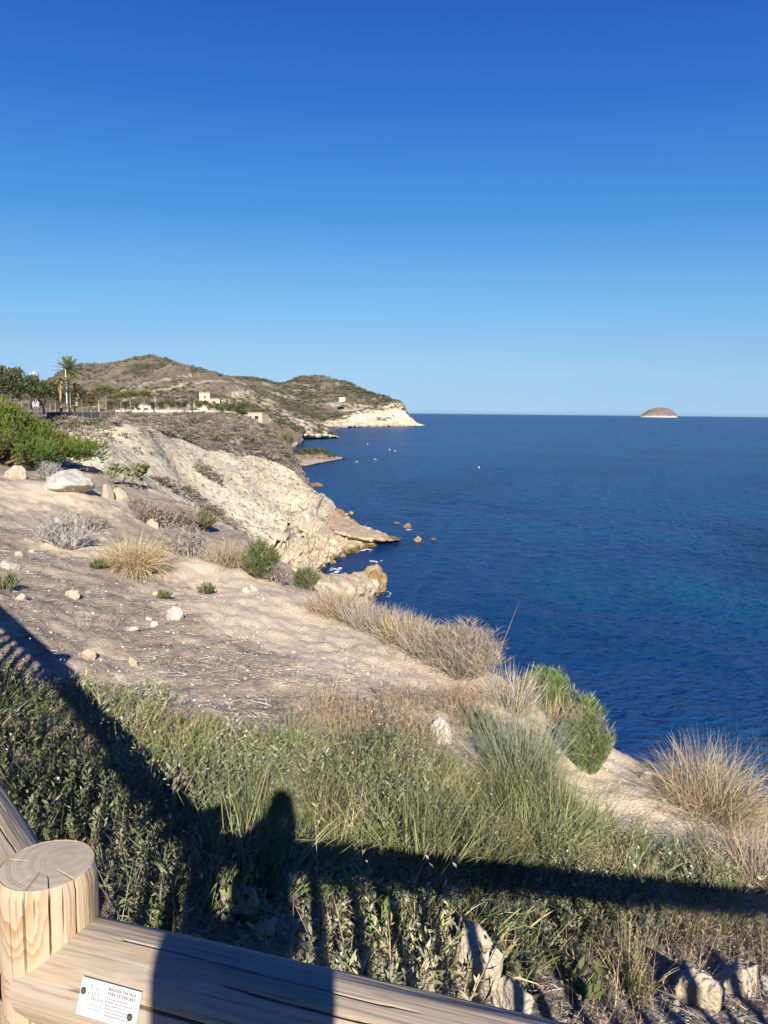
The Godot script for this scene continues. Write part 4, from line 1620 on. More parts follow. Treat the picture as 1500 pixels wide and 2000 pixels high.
func build_stones() -> void:
	var white := Color(0.54, 0.49, 0.42)
	var chalk := Color(0.60, 0.58, 0.54)
	var buff := Color(0.52, 0.43, 0.31)
	var tan_ := Color(0.44, 0.34, 0.23)
	stone(143, 962, 104, 38, 1, chalk, white, "large low whitish boulder below the bright green pine bush", "boulder", 0.14, 8, 0.2)
	stone(34, 935, 52, 24, 2, buff, white * 0.9, "low tan boulder by the foot of the bright green pine bush", "boulder", 0.14, 8)
	stone(208, 972, 28, 28, 3, buff * 0.9, white * 0.85, "upright grey block beside the large whitish boulder", "boulder", 0.1, 7)
	stone(236, 978, 34, 22, 4, buff, white * 0.85, "low cream block under the prickly pear", "boulder", 0.1, 7)
	stone(300, 1030, 26, 14, 5, white * 0.9, buff, "small cream block on the bank below the prickly pear", "stone", 0.1, 7)
	stone(343, 1214, 36, 28, 6, chalk, white, "white angular stone lying alone on the open litter")
	stone(142, 1168, 26, 17, 7, white, buff, "rounded pale pink stone on the brown litter")
	stone(43, 1172, 28, 13, 8, buff, white, "flat cream stone beside the fence shadow")
	stone(175, 1287, 30, 20, 9, buff, tan_, "tan stone at the edge of the weeds")
	stone(260, 1302, 22, 18, 10, buff * 0.95, tan_, "small round brown stone at the edge of the weeds")
	stone(292, 1213, 14, 8, 12, chalk, white, "thin white chip beside the white angular stone")
	stone(256, 1232, 26, 8, 13, chalk, white, "long flat white chip on the brown litter")
	stone(302, 1222, 18, 10, 14, white, chalk, "white flake in front of the white angular stone")
	stone(20, 1112, 44, 14, 15, chalk * 0.9, white, "broken white slab near the left edge of the clearing")
	stone(36, 1086, 18, 10, 16, white, buff, "small white stone behind the broken slab")
	stone(60, 1082, 16, 9, 17, white, chalk, "small white stone beside the grey twig bush")
	stone(94, 1066, 26, 10, 18, white, buff, "flat pale stone under the grey twig bush")
	stone(480, 1158, 18, 11, 19, chalk, white, "white stone on the bare sandy bank")
	stone(495, 1156, 20, 12, 20, white, chalk, "rounded white stone on the bare sandy bank")
	stone(305, 1164, 16, 9, 21, white, buff, "small pale stone by a green seedling")
	stone(866, 1452, 48, 42, 22, chalk * 1.05, white, "bright white jagged rock among reddish dry weeds", "boulder", 0.22, 8, 0.25)
	stone(1262, 1520, 26, 16, 23, chalk, white, "white stone on the sandy strip by the cliff edge")
	stone(938, 1945, 92, 128, 24, white * 0.97, buff, "tall cream wedge of rock leaning behind the rail", "boulder", 0.10, 6, 0.2)
	stone(1003, 1985, 76, 60, 25, white, white * 0.85, "cracked cream rock at the foot of the tall wedge", "boulder", 0.12, 7)
	stone(1312, 1936, 48, 38, 26, white, buff, "small cream rock striped by picket shadows", "boulder", 0.12, 7)
	stone(1374, 1975, 96, 66, 27, buff, white * 0.9, "rounded buff rock striped by picket shadows", "boulder", 0.14, 8)
	stone(1440, 1945, 90, 60, 28, buff, white * 0.9, "wide buff rock behind the rounded one", "boulder", 0.14, 8)
	stone(1495, 1930, 30, 24, 29, chalk * 0.9, white, "white stone at the right end of the buff rocks")
	stone(470, 1800, 70, 52, 30, tan_, buff, "brown rock in the photographer's shadow", "boulder", 0.14, 8)
	stone(516, 1838, 48, 42, 31, white, tan_, "cream rock in the photographer's shadow", "boulder", 0.14, 8)
	stone(1122, 1745, 34, 24, 32, chalk, white, "pale rock half hidden in weeds under the rail's shadow")
	stone(232, 1790, 24, 18, 33, white * 0.9, tan_, "small pale stone in the weeds behind the corner post")


func build_litter() -> void:
	# pebbles and straw strewn over the clearing
	var peb := rock_mesh(71, Vector3(1.0, 0.62, 0.8), 8, 0.2, Color(1, 1, 1), Color(0.85, 0.83, 0.8), 3)
	var pl := []
	var pc := []
	var sl := []
	var sc := []
	var straw := Buf.new()
	straw.blade(Vector3.ZERO, Vector3(0.98, 0.1, 0).normalized(), Vector3(0, 0.5, 0.87), 1.0, 0.055, 0.25, 3, Color.WHITE, Color.WHITE)
	straw.blade(Vector3(0.2, 0.02, 0), Vector3(0.7, 0.25, 0.6).normalized(), Vector3(-0.5, 0.5, 0.7), 0.5, 0.04, 0.4, 2, Color.WHITE, Color.WHITE)
	var straw_mesh := straw.mesh()
	for k in 190000:
		var rr := 2.2 * pow(13.0, rng.randf())
		var a := deg_to_rad(rng.randf_range(-31.0, 30.0))
		var x := sin(a) * rr
		var z := -cos(a) * rr
		var d := bilin(g_d, x, z)
		if d > 1.0:
			continue
		var open := nf.get_noise_2d(x * 0.8 + 9.0, z * 0.8)
		var p := Vector3(x, gh(x, z) + nf.get_noise_2d(x * 1.7, z * 1.7) * 0.05 + nf.get_noise_2d(x * 6.0 + 40.0, z * 6.0) * 0.016, z)
		if rng.randf() < 0.12:
			var s := 0.008 + 0.05 * pow(rng.randf(), 5.0)
			pl.append(Transform3D(Basis(Vector3.UP, rng.randf() * TAU).scaled(Vector3(s, s, s)), p))
			var g := rng.randf_range(0.35, 0.72)
			pc.append(Color(g, g * 0.93, g * 0.83))
		else:
			if (open > 0.1 and rng.randf() < 0.7) or rng.randf() < openness(x, z) * 1.1 + nf.get_noise_2d(x * 2.0, z * 2.0) * 0.5:
				continue
			var s := (0.03 + 0.20 * pow(rng.randf(), 3.0)) * clampf(rr / 6.0, 0.45, 1.0)
			sl.append(Transform3D(Basis(Vector3.UP, rng.randf_range(-0.9, 0.9) + (PI if rng.randf() < 0.5 else 0.0)).scaled(Vector3(s, s * rng.randf_range(0.3, 1.2), s)), p + Vector3(0, 0.008, 0)))
			var g := lerpf(0.09, 0.45, pow(rng.randf(), 1.2))
			sc.append(Color(g, g * 0.88, g * 0.75) if rng.randf() < 0.6 else Color(g * 0.9, g * 0.88, g * 0.86))
	many("pebbles", peb, mats.stone, pl, pc, "pale pebbles strewn over the clearing and the bank", "pebbles")
	many("straw_litter", straw_mesh, mats.dry, sl, sc, "broken dry straw and twigs covering the open clearing", "straw")


func inside(p: Vector2, poly: PackedVector2Array) -> bool:
	return Geometry2D.is_point_in_polygon(p, poly)


func plan_polygon(px: Array) -> PackedVector2Array:
	var out := PackedVector2Array()
	for e in px:
		var p := hit(e[0], e[1])
		out.append(Vector2(p.x, p.z))
	return out


func scatter(meshes: Array, mat: Material, called: String, label: String, category: String, poly: PackedVector2Array, tries: int, density: Callable, size: Vector2, tint: Callable) -> Array:
	var lo := poly[0]
	var hi := poly[0]
	for q in poly:
		lo = lo.min(q)
		hi = hi.max(q)
	var places := []
	var tints := []
	for m in meshes:
		places.append([])
		tints.append([])
	var spots := []
	for k in tries:
		var p := Vector2(rng.randf_range(lo.x, hi.x), rng.randf_range(lo.y, hi.y))
		if not inside(p, poly):
			continue
		if rng.randf() > float(density.call(p)):
			continue
		var free := true
		for q in keepout:
			if Vector2(p.x - q.x, p.y - q.y).length_squared() < q.z * q.z:
				free = false
				break
		if not free:
			continue
		var m := rng.randi() % meshes.size()
		var s := rng.randf_range(size.x, size.y) * (1.0 + 0.75 * nf.get_noise_2d(p.x * 1.1 + 13.0, p.y * 1.1))
		var pos := Vector3(p.x, gh(p.x, p.y), p.y)
		places[m].append(Transform3D(Basis(Vector3.UP, rng.randf() * TAU).scaled(Vector3(s, s * rng.randf_range(0.85, 1.15), s)), pos))
		tints[m].append(tint.call(p))
		spots.append(pos + Vector3(0, s, 0))
	var root := Node3D.new()
	root.name = numbered(called)
	add_child(root, true)
	tag(root, label, category, "", "stuff")
	for m in meshes.size():
		if places[m].size():
			many(called.trim_suffix("s") + "_clumps", meshes[m], mat, places[m], tints[m], "", "", root)
	return spots


func build_weeds() -> void:
	var sage := [Color(0.175, 0.205, 0.11), Color(0.215, 0.235, 0.15), Color(0.14, 0.175, 0.08), Color(0.26, 0.26, 0.19)]
	var lime := [Color(0.175, 0.225, 0.085), Color(0.215, 0.25, 0.11), Color(0.135, 0.185, 0.065)]
	var straw := Color(0.36, 0.31, 0.22)
	var stem := Color(0.22, 0.22, 0.135)
	var leafy := []
	for k in 5:
		leafy.append(weed_mesh(12, 0.34, 0.20, 0.046, 0.0105, sage, stem, 13, 0.8))
	for k in 2:
		leafy.append(weed_mesh(9, 0.46, 0.15, 0.030, 0.006, sage, Color(0.27, 0.25, 0.17), 16, 0.6))
	var lawn := []
	for k in 5:
		lawn.append(tussock_mesh(48, 0.38, 0.17, 1.2, 1.2, 0.0052, lime + [Color(0.32, 0.29, 0.18)], 4))
	var stalks := []
	for k in 4:
		stalks.append(tussock_mesh(8, 0.52, 0.18, 1.0, 0.7, 0.0032, [straw, Color(0.44, 0.39, 0.29), Color(0.29, 0.26, 0.18)], 5))
	var thin := []
	for k in 4:
		thin.append(tussock_mesh(75, 0.55, 0.11, 0.75, 0.9, 0.0052, [Color(0.115, 0.145, 0.06), Color(0.155, 0.18, 0.08), Color(0.27, 0.255, 0.155)], 5))
	var meadow := plan_polygon([[-260, 1330], [0, 1360], [130, 1365], [250, 1375], [450, 1430], [600, 1460], [760, 1480], [830, 1500], [930, 1510], [1060, 1580], [1150, 1640], [1250, 1690], [1400, 1750], [1480, 1820], [1300, 1850], [1150, 1850], [1050, 1990], [700, 1990], [400, 1900], [200, 1850], [-100, 1700], [-300, 1500]])
	var patch := func(p: Vector2, s: float, o: float) -> float:
		return nf.get_noise_2d(p.x * s + o, p.y * s)
	var tint := func(p: Vector2) -> Color:
		var k: float = 1.0 + 0.7 * nf.get_noise_2d(p.x * 1.3, p.y * 1.3 + 20.0) + rng.randf_range(-0.2, 0.2)
		var dry: float = clampf(nf.get_noise_2d(p.x * 0.7 + 55.0, p.y * 0.7) * 1.6, 0.0, 0.55)
		return Color(0.76, 0.80, 0.74).lerp(Color(1.4, 1.15, 1.2), dry) * k
	var bare := func(p: Vector2) -> float:
		# thinner towards the fence and the stony corner on the right
		var q := 1.0 - sstep(-3.2, -2.3, p.y - p.x * 0.35) * 0.75
		return q * (1.0 - 0.85 * sstep(0.9, 1.5, p.x) * sstep(-4.3, -3.5, p.y))
	var spots := scatter(leafy, mats.leaf, "weeds", "grey-green flowering weeds filling the bank below the fence", "weeds", meadow, 5200, func(p: Vector2) -> float:
		return clampf(0.30 + 2.6 * float(patch.call(p, 0.75, 0.0)), 0.02, 0.95) * float(bare.call(p)) * sstep(-0.28, -0.02, float(patch.call(p, 1.5, 40.0))), Vector2(0.5, 1.1), tint)
	scatter(lawn, mats.leaf, "grass", "fresh green grass sprawling below the fence", "grass", meadow, 4600, func(p: Vector2) -> float:
		return clampf(0.14 - 2.1 * float(patch.call(p, 0.75, 0.0)), 0.03, 0.65) * float(bare.call(p)) * sstep(-0.28, -0.02, float(patch.call(p, 1.5, 40.0))), Vector2(0.5, 1.15), tint)
	scatter(thin, mats.leaf, "grass", "tall thin dark grass tufts between the weeds", "grass", meadow, 1100, func(p: Vector2) -> float:
		return clampf(float(patch.call(p, 0.8, 90.0)) * 2.4 + 0.12, 0.0, 0.6) * sstep(-1.0, 0.4, p.x) * sqrt(float(bare.call(p))), Vector2(0.7, 1.15), tint)
	scatter(stalks, mats.dry, "dry_stalks", "pale dry stalks standing among the weeds below the fence", "stalks", meadow, 1100, func(p: Vector2) -> float:
		return 0.5, Vector2(0.5, 1.1), tint)
	var broad := []
	for k in 2:
		broad.append(weed_mesh(9, 0.20, 0.14, 0.062, 0.024, [Color(0.085, 0.11, 0.04), Color(0.11, 0.13, 0.055)], stem, 9, 0.9))
	scatter(broad, mats.leaf, "weeds", "broad-leaved green weeds low between the grey ones", "weeds", meadow, 420, func(p: Vector2) -> float:
		return clampf(float(patch.call(p, 0.9, 140.0)) * 2.5 + 0.1, 0.0, 0.8), Vector2(0.6, 1.2), func(_p: Vector2) -> Color: return Color(1, 1, 1) * rng.randf_range(0.8, 1.2))
	# white four-petalled flowers at the tips
	var fl := []
	var fc := []
	for p in spots:
		if rng.randf() < 0.16:
			for j in 1 + rng.randi() % 3:
				var s := rng.randf_range(0.45, 0.95)
				var q: Vector3 = p
				fl.append(Transform3D(Basis(rnd_dir(0.2), rng.randf_range(-1.3, 1.3)).scaled(Vector3(s, s, s)), Vector3(q.x, q.y, q.z) + Vector3(rng.randf_range(-0.16, 0.16), -0.62 * (q.y - gh(q.x, q.z)) + rng.randf_range(0.0, 0.14), rng.randf_range(-0.16, 0.16))))
				fc.append(Color(1, 1, 1))
	many("flowers", flower_mesh(), mats.leaf, fl, fc, "tiny white flowers dotted over the grey-green weeds", "flowers")
	# sparse dead weeds on the edge of the clearing, rusty by the white rock
	var dead := []
	for k in 3:
		dead.append(weed_mesh(14, 0.30, 0.16, 0.035, 0.004, [Color(0.30, 0.20, 0.12), Color(0.24, 0.19, 0.14)], Color(0.28, 0.22, 0.16), 9, 1.0))
	var edge := plan_polygon([[560, 1400], [680, 1370], [800, 1350], [930, 1350], [960, 1400], [930, 1460], [780, 1460], [600, 1440]])
	scatter(dead, mats.dry, "dead_weeds", "rusty dead weeds round the white jagged rock", "weeds", edge, 300, func(p: Vector2) -> float: return 0.75, Vector2(0.6, 1.2), func(p: Vector2) -> Color: return Color(1, 1, 1) * rng.randf_range(0.8, 1.3))
	var clearing := plan_polygon([[0, 1180], [0, 980], [120, 960], [280, 1000], [420, 1060], [560, 1140], [660, 1200], [880, 1310], [900, 1360], [600, 1390], [300, 1330], [100, 1320]])
	scatter(dead, mats.dry, "dead_weeds", "low grey dead weeds thinly spread over the clearing", "weeds", clearing, 1300, func(p: Vector2) -> float: return clampf(0.25 + float(patch.call(p, 0.7, 30.0)) * 1.5, 0.0, 0.8), Vector2(0.25, 0.7), func(p: Vector2) -> Color: return Color(1.1, 1.25, 1.45) * rng.randf_range(0.7, 1.2))
	scatter(stalks, mats.dry, "dry_stalks", "short straw stubble on the clearing by the fence shadow", "stalks", clearing, 900, func(p: Vector2) -> float: return clampf(float(patch.call(p, 0.8, 60.0)) * 1.6, 0.0, 0.6), Vector2(0.15, 0.45), func(p: Vector2) -> Color: return Color(1, 1, 1) * rng.randf_range(0.8, 1.3))
	# litter of dead stems in the stony corner by the rail
	scatter(dead, mats.dry, "dead_weeds", "brown dead weeds in the gaps of the bank below the fence", "weeds", meadow, 700, func(p: Vector2) -> float: return 0.55 * sstep(0.0, -0.3, float(patch.call(p, 1.5, 40.0))) + 0.12, Vector2(0.5, 1.1), func(p: Vector2) -> Color: return Color(1.1, 1.15, 1.2) * rng.randf_range(0.7, 1.2))
	var corner := plan_polygon([[1080, 1990], [1150, 1830], [1300, 1800], [1500, 1790], [1620, 1900], [1600, 1999]])
	scatter(dead, mats.dry, "dead_weeds", "dead stems between the buff rocks by the rail", "weeds", corner, 500, func(p: Vector2) -> float: return 0.7, Vector2(0.5, 1.1), func(p: Vector2) -> Color: return Color(1.1, 1.2, 1.2) * rng.randf_range(0.7, 1.3))


func build_plants() -> void:
	var gold := [Color(0.36, 0.27, 0.14), Color(0.42, 0.33, 0.19), Color(0.30, 0.23, 0.12), Color(0.33, 0.28, 0.16)]
	var tan_ := [Color(0.38, 0.30, 0.20), Color(0.33, 0.26, 0.17), Color(0.42, 0.35, 0.25)]
	var grey := [Color(0.29, 0.26, 0.235), Color(0.25, 0.22, 0.20), Color(0.34, 0.31, 0.28)]
	var mauve := [Color(0.24, 0.195, 0.175), Color(0.28, 0.235, 0.21), Color(0.21, 0.175, 0.15)]
	var silver := [Color(0.33, 0.33, 0.32), Color(0.27, 0.27, 0.26), Color(0.38, 0.37, 0.35)]
	var green := [Color(0.095, 0.130, 0.050), Color(0.125, 0.155, 0.065), Color(0.08, 0.105, 0.045), Color(0.17, 0.16, 0.09)]
	var fresh := [Color(0.12, 0.19, 0.045), Color(0.15, 0.215, 0.06), Color(0.10, 0.155, 0.04)]
	var glaucous := [Color(0.175, 0.205, 0.14), Color(0.21, 0.235, 0.165), Color(0.145, 0.18, 0.11), Color(0.27, 0.265, 0.18)]
	var k := 0.0
	# the clearing
	var h := metres(262, 1116, 88)
	plant("grass_tussock", tussock_mesh(1500, h * 1.2, h * 0.42, 0.9, 1.9, 0.0075, tan_ + gold, 6), mats.dry, 262, 1112, "round golden dry tussock in the middle of the clearing", "grass")
	h = metres(135, 1072, 66)
	plant("twig_shrub", twig_mesh(90, h * 0.85, h, 0.010, silver), mats.dry, 132, 1066, "silvery grey dead shrub left of the golden tussock", "shrub")
	plant("twig_shrub", twig_mesh(40, h * 0.5, h * 0.6, 0.010, grey + [Color(0.13, 0.13, 0.08)]), mats.dry, 182, 1036, "small dark twiggy shrub behind the silvery dead shrub", "shrub")
	h = metres(370, 1092, 62)
	plant("twig_shrub", twig_mesh(110, h * 0.95, h, 0.010, grey), mats.dry, 368, 1086, "grey twiggy shrub right of the golden tussock", "shrub")
	plant("twig_shrub", twig_mesh(60, h * 0.6, h * 0.8, 0.010, grey), mats.dry, 335, 1062, "grey twiggy shrub behind the golden tussock", "shrub")
	h = metres(440, 1108, 60)
	plant("grass_tussock", tussock_mesh(800, h * 1.15, h * 0.55, 0.7, 1.2, 0.008, tan_ + mauve, 5), mats.dry, 440, 1100, "tan dry tussock between the grey shrub and the dark green bush", "grass")
	plant("twig_shrub", twig_mesh(70, h * 0.6, h * 0.85, 0.010, mauve), mats.dry, 476, 1098, "mauve dead shrub beside the dark green bush", "shrub")
	h = metres(517, 1140, 78)
	plant("green_bush", feather_mesh(170, h * 0.5, h, 0.10, 0.012, green), mats.leaf, 512, 1130, "dark green feathery bush on the brow above the cove", "bush")
	plant("twig_shrub", twig_mesh(50, h * 0.35, h * 0.6, 0.010, mauve), mats.dry, 540, 1140, "brown dead shrub at the foot of the dark green bush", "shrub")
	h = metres(393, 1040, 36)
	plant("green_bush", feather_mesh(130, h * 0.75, h, 0.12, 0.02, [Color(0.15, 0.14, 0.085), Color(0.18, 0.165, 0.10), Color(0.12, 0.11, 0.07)]), mats.leaf, 393, 1036, "round olive-grey bush on the far bank edge", "bush")
	for e in [[290, 1020, 34, "mauve dead shrub on the bank under the prickly pear"], [325, 1028, 40, "mauve dead shrub next to the small cream block"], [355, 1030, 40, "mauve dead shrub beside the round olive-grey bush"], [270, 1000, 26, "low mauve dead shrub at the top of the bank"]]:
		h = metres(e[0], e[1], e[2])
		plant("twig_shrub", twig_mesh(80, h * 0.95, h, 0.014, mauve), mats.dry, e[0], e[1], e[3], "shrub")
	h = metres(600, 1160, 46)
	plant("green_bush", feather_mesh(110, h * 0.6, h, 0.09, 0.010, green), mats.leaf, 598, 1152, "small green feathery bush above the orange sea rock", "bush")
	for e in [[402, 1160, 22, "green seedling tuft below the sandy hump"], [192, 1112, 18, "flat green seedling at the foot of the golden tussock"], [12, 1152, 30, "dark green seedling at the left edge of the clearing"], [320, 1170, 14, "tiny green seedling among pale stones"]]:
		h = metres(e[0], e[1], e[2])
		plant("seedling", feather_mesh(24, h * 0.9, h, 0.06, 0.012, green, 14), mats.leaf, e[0], e[1], e[3], "seedling")
	# dry row along the brow
	for e in [[640, 1200, 66, 0, "tan reedy tussock first in the dry row along the brow"], [678, 1212, 70, 0, "tan reedy tussock second in the dry row along the brow"], [715, 1228, 66, 1, "grey reedy tussock in the dry row along the brow"], [755, 1240, 70, 2, "pale brown reedy tussock in the dry row along the brow"], [795, 1258, 74, 3, "ochre reedy tussock in the dry row along the brow"], [832, 1275, 74, 1, "grey reedy tussock next to the big grey dome shrub"]]:
		h = metres(e[0], e[1], e[2])
		var cols: Array = [tan_, silver, grey, gold][e[3]]
		plant("grass_tussock", tussock_mesh(900, h * 1.15, h * 0.55, 0.5, 0.8, 0.0062, cols + mauve + tan_, 5), mats.dry, e[0], e[1], e[4], "grass")
	h = metres(915, 1320, 112)
	plant("twig_shrub", twig_mesh(420, h * 0.72, h * 0.86, 0.0042, mauve + grey + tan_), mats.dry, 905, 1312, "big grey dome of dead twigs on the brow", "shrub")
	h = metres(870, 1290, 80)
	plant("twig_shrub", twig_mesh(240, h * 0.7, h * 0.8, 0.0042, grey + tan_), mats.dry, 866, 1288, "grey dead shrub leaning on the big twig dome", "shrub")
	# one tall bare stem
	var sb := Buf.new()
	var stem_h := 0.95
	for j in 4:
		var d := Vector3(0.20 + 0.04 * j, 1, rng.randf_range(-0.1, 0.1)).normalized()
		sb.blade(Vector3(0, 0, 0) + Vector3(0.03 * j, stem_h * 0.12 * j, 0), d, side_of(d), stem_h * rng.randf_range(0.4, 0.85), 0.006, 0.0, 4, Color(0.30, 0.22, 0.17), Color(0.34, 0.27, 0.2))
	var so := plant("bare_stem", sb.mesh(), mats.dry, 958, 1332, "tall bare reddish stem standing against the sea", "stem")
	so.rotation.y = 0.0
	h = metres(1005, 1400, 118)
	plant("grass_tussock", tussock_mesh(420, h * 1.05, h * 0.32, 0.7, 0.4, 0.006, silver + tan_, 4), mats.dry, 1000, 1385, "pale straw tussock with upright stalks by the tall bare stem", "grass")
	plant_at("green_bush", feather_mesh(240, 0.34, 0.50, 0.070, 0.006, fresh + fresh + glaucous), mats.leaf, 1.76, -8.0, "bright green feathery bush on the brow against the sea", "bush")
	plant_at("green_bush", feather_mesh(120, 0.22, 0.42, 0.06, 0.006, fresh + glaucous), mats.leaf, 2.08, -7.65, "smaller green bush right of the bright feathery one", "bush")
	h = metres(1090, 1410, 80)
	plant("grass_tussock", tussock_mesh(420, h, h * 0.55, 0.8, 0.6, 0.005, tan_ + [Color(0.36, 0.25, 0.18)], 4), mats.dry, 1085, 1405, "pinkish dry tussock under the bright green bush", "grass")
	plant("grass_tussock", tussock_mesh(260, h * 0.7, h * 0.4, 0.9, 0.6, 0.005, glaucous + tan_, 4), mats.dry, 1150, 1415, "straw tussock under the smaller green bush", "grass")
	h = metres(1145, 1510, 136)
	plant("green_bush", feather_mesh(170, h * 0.36, h, 0.075, 0.0045, fresh + green + glaucous), mats.leaf, 1148, 1505, "upright green feathery bush at the head of the sandy strip", "bush")
	h = metres(1010, 1535, 215)
	plant("grass_tussock", tussock_mesh(900, h * 1.05, h * 0.20, 0.62, 0.25, 0.0052, glaucous, 5), mats.leaf, 1012, 1530, "tall blue-green tussock with long upright blades", "grass")
	h = metres(945, 1440, 80)
	plant("grass_tussock", tussock_mesh(220, h, h * 0.35, 0.7, 0.5, 0.006, glaucous + green, 4), mats.leaf, 935, 1420, "green tussock between the white rock and the tall blue-green one", "grass")
	h = metres(870, 1425, 50)
	plant("grass_tussock", tussock_mesh(160, h * 1.2, h * 0.5, 0.8, 0.5, 0.005, green + tan_, 4), mats.leaf, 830, 1440, "small dark tussock left of the white jagged rock", "grass")
	# sandy strip and beyond
	h = metres(935, 1690, 120)
	plant("grass_tussock", tussock_mesh(420, h * 1.05, h * 0.2, 1.0, 0.8, 0.0045, [Color(0.13, 0.17, 0.06), Color(0.17, 0.20, 0.08), Color(0.28, 0.26, 0.14)], 5), mats.leaf, 950, 1680, "arching green tussock just above the rail's shadow", "grass")
	h = metres(1240, 1710, 130)
	plant("grass_tussock", tussock_mesh(560, h * 1.05, h * 0.34, 1.1, 0.7, 0.0048, [Color(0.10, 0.14, 0.05), Color(0.14, 0.175, 0.07), Color(0.24, 0.235, 0.13)], 5), mats.leaf, 1215, 1680, "dark green tussock at the foot of the sandy strip", "grass")
	plant("grass_tussock", tussock_mesh(460, h * 0.95, h * 0.36, 1.1, 0.7, 0.0048, [Color(0.12, 0.155, 0.06), Color(0.16, 0.19, 0.08), Color(0.26, 0.25, 0.15)], 5), mats.leaf, 1340, 1705, "green tussock right of the dark one below the sandy strip", "grass")
	h = metres(850, 1890, 170)
	plant("grass_tussock", tussock_mesh(120, h * 1.05, h * 0.16, 0.55, 0.4, 0.0042, [Color(0.11, 0.15, 0.06), Color(0.15, 0.18, 0.08)], 5), mats.leaf, 862, 1900, "thin green tussock beside the tall cream wedge", "grass")
	h = metres(1230, 1945, 185)
	plant("grass_tussock", tussock_mesh(130, h * 1.05, h * 0.14, 0.4, 0.3, 0.0045, [Color(0.20, 0.20, 0.07), Color(0.16, 0.18, 0.06), Color(0.32, 0.29, 0.15)], 5), mats.leaf, 1232, 1940, "yellow-green upright tussock near the rail", "grass")
	h = metres(1150, 1960, 100)
	plant("grass_tussock", tussock_mesh(90, h * 1.05, h * 0.25, 0.9, 0.6, 0.004, tan_, 4), mats.dry, 1130, 1950, "straw tussock between the cream rocks and the yellow-green tussock", "grass")
	# big dry grass at the cliff edge
	for e in [[1385, 1590, 165, "tall golden tussock nearest the sandy strip at the cliff edge"], [1440, 1620, 205, "widest golden tussock at the cliff edge"], [1500, 1640, 215, "golden tussock behind the widest one at the cliff edge"], [1470, 1740, 150, "low brown tussock below the golden ones"], [1430, 1700, 90, "low brown tussock beside the fallen reeds"]]:
		var low: bool = e[1] > 1680
		h = metres(e[0], e[1], e[2])
		plant("grass_tussock", tussock_mesh(1300, h * 1.2, h * 0.46, 0.85, 1.5, 0.0042, (mauve + tan_) if low else (gold + tan_ + mauve + [Color(0.20, 0.20, 0.10)]), 6), mats.dry, e[0], e[1], e[3], "grass")
	for e in [[1365, 1520, 150, "pale arching tussock overhanging the sea"], [1450, 1530, 160, "pale wispy tussock with seed stalks against the sea"]]:
		h = metres(1380, 1600, e[2])
		var o := plant("grass_tussock", tussock_mesh(520, h * 1.1, h * 0.4, 1.0, 1.0, 0.0050, silver + tan_, 5), mats.dry, 1400, 1600, e[3], "grass")
		var q := level(e[0], e[1], LENS_HEIGHT - 3.35)
		o.position = Vector3(q.x, minf(gh(q.x, q.z), q.y + 0.2), q.z)
	# fallen reeds along the cliff edge
	var fb := Buf.new()
	var a := hit(1185, 1440)
	var c := hit(1460, 1720)
	for j in 420:
		var f := rng.randf()
		var p := a.lerp(c, f)
		p += Vector3(rng.randf_range(-0.16, 0.16), 0, rng.randf_range(-0.12, 0.12))
		p.y = gh(p.x, p.z) + rng.randf_range(0.0, 0.13)
		var d := ((c - a).normalized() + rnd_dir(0.0) * 0.35 + Vector3(0, rng.randf_range(-0.05, 0.15), 0)).normalized()
		fb.blade(p - a, d, side_of(d), rng.randf_range(0.3, 0.8), 0.011, 0.25, 4, shade(Color(0.27, 0.185, 0.11), 0.3), shade(Color(0.33, 0.24, 0.15), 0.3))
	var fo := obj("fallen_reeds", fb.mesh(), mats.dry)
	fo.position = a
	tag(fo, "brown fallen reeds lying along the cliff edge", "reeds")
	# broad-leaved plants in the picket shadows
	for e in [[690, 1790, 90, "broad-leaved green plant behind the rail in picket shade"], [745, 1860, 110, "taller broad-leaved plant nearest the rail in picket shade"], [640, 1730, 60, "small broad-leaved plant at the end of the picket shade"]]:
		h = metres(e[0], e[1], e[2])
		var bb := Buf.new()
		for j in 15:
			var d := rnd_dir(rng.randf_range(0.5, 1.8))
			bb.leaf(Vector3(0, h * rng.randf_range(0.0, 0.5), 0), d, side_of(d), h * rng.randf_range(0.4, 0.75), h * 0.2, shade(Color(0.13, 0.20, 0.05), 0.25))
		bb.blade(Vector3.ZERO, Vector3.UP, Vector3.RIGHT, h, 0.008, 0.0, 3, Color(0.15, 0.18, 0.07), Color(0.15, 0.18, 0.07))
		plant("leafy_plant", bb.mesh(), mats.leaf, e[0], e[1], e[3], "plant")
	# prickly pear on the bank
	var pb := Buf.new()
	h = metres(245, 955, 56)
	var pads := [[Vector3.ZERO, Vector3.UP, 0]]
	while pads.size() < 300:
		var e: Array = pads[rng.randi() % pads.size()]
		if e[2] > 3:
			continue
		var d: Vector3 = (e[1] * 0.5 + rnd_dir(rng.randf_range(0.1, 0.9))).normalized()
		pads.append([e[0] + e[1] * h * 0.22 + rnd_dir(0.0) * h * (0.60 if e[2] == 0 else 0.05), d, e[2] + 1])
	for e in pads:
		var d: Vector3 = e[1]
		var s := side_of(d)
		var nn := s.cross(d)
		var l := h * rng.randf_range(0.13, 0.22)
		var col := shade(Color(0.15, 0.165, 0.09), 0.25)
		var m := 9
		var c0: Vector3 = e[0] + d * l * 0.5
		for sg in [-1.0, 1.0]:
			for j in m:
				var t0 := TAU * j / m
				var t1 := TAU * (j + 1) / m
				var p0: Vector3 = c0 + (d * cos(t0) * 0.5 + s * sin(t0) * 0.32) * l
				var p1: Vector3 = c0 + (d * cos(t1) * 0.5 + s * sin(t1) * 0.32) * l
				if sg > 0:
					pb.tri(c0 + nn * l * 0.09, p0, p1, col)
				else:
					pb.tri(c0 - nn * l * 0.09, p1, p0, col)
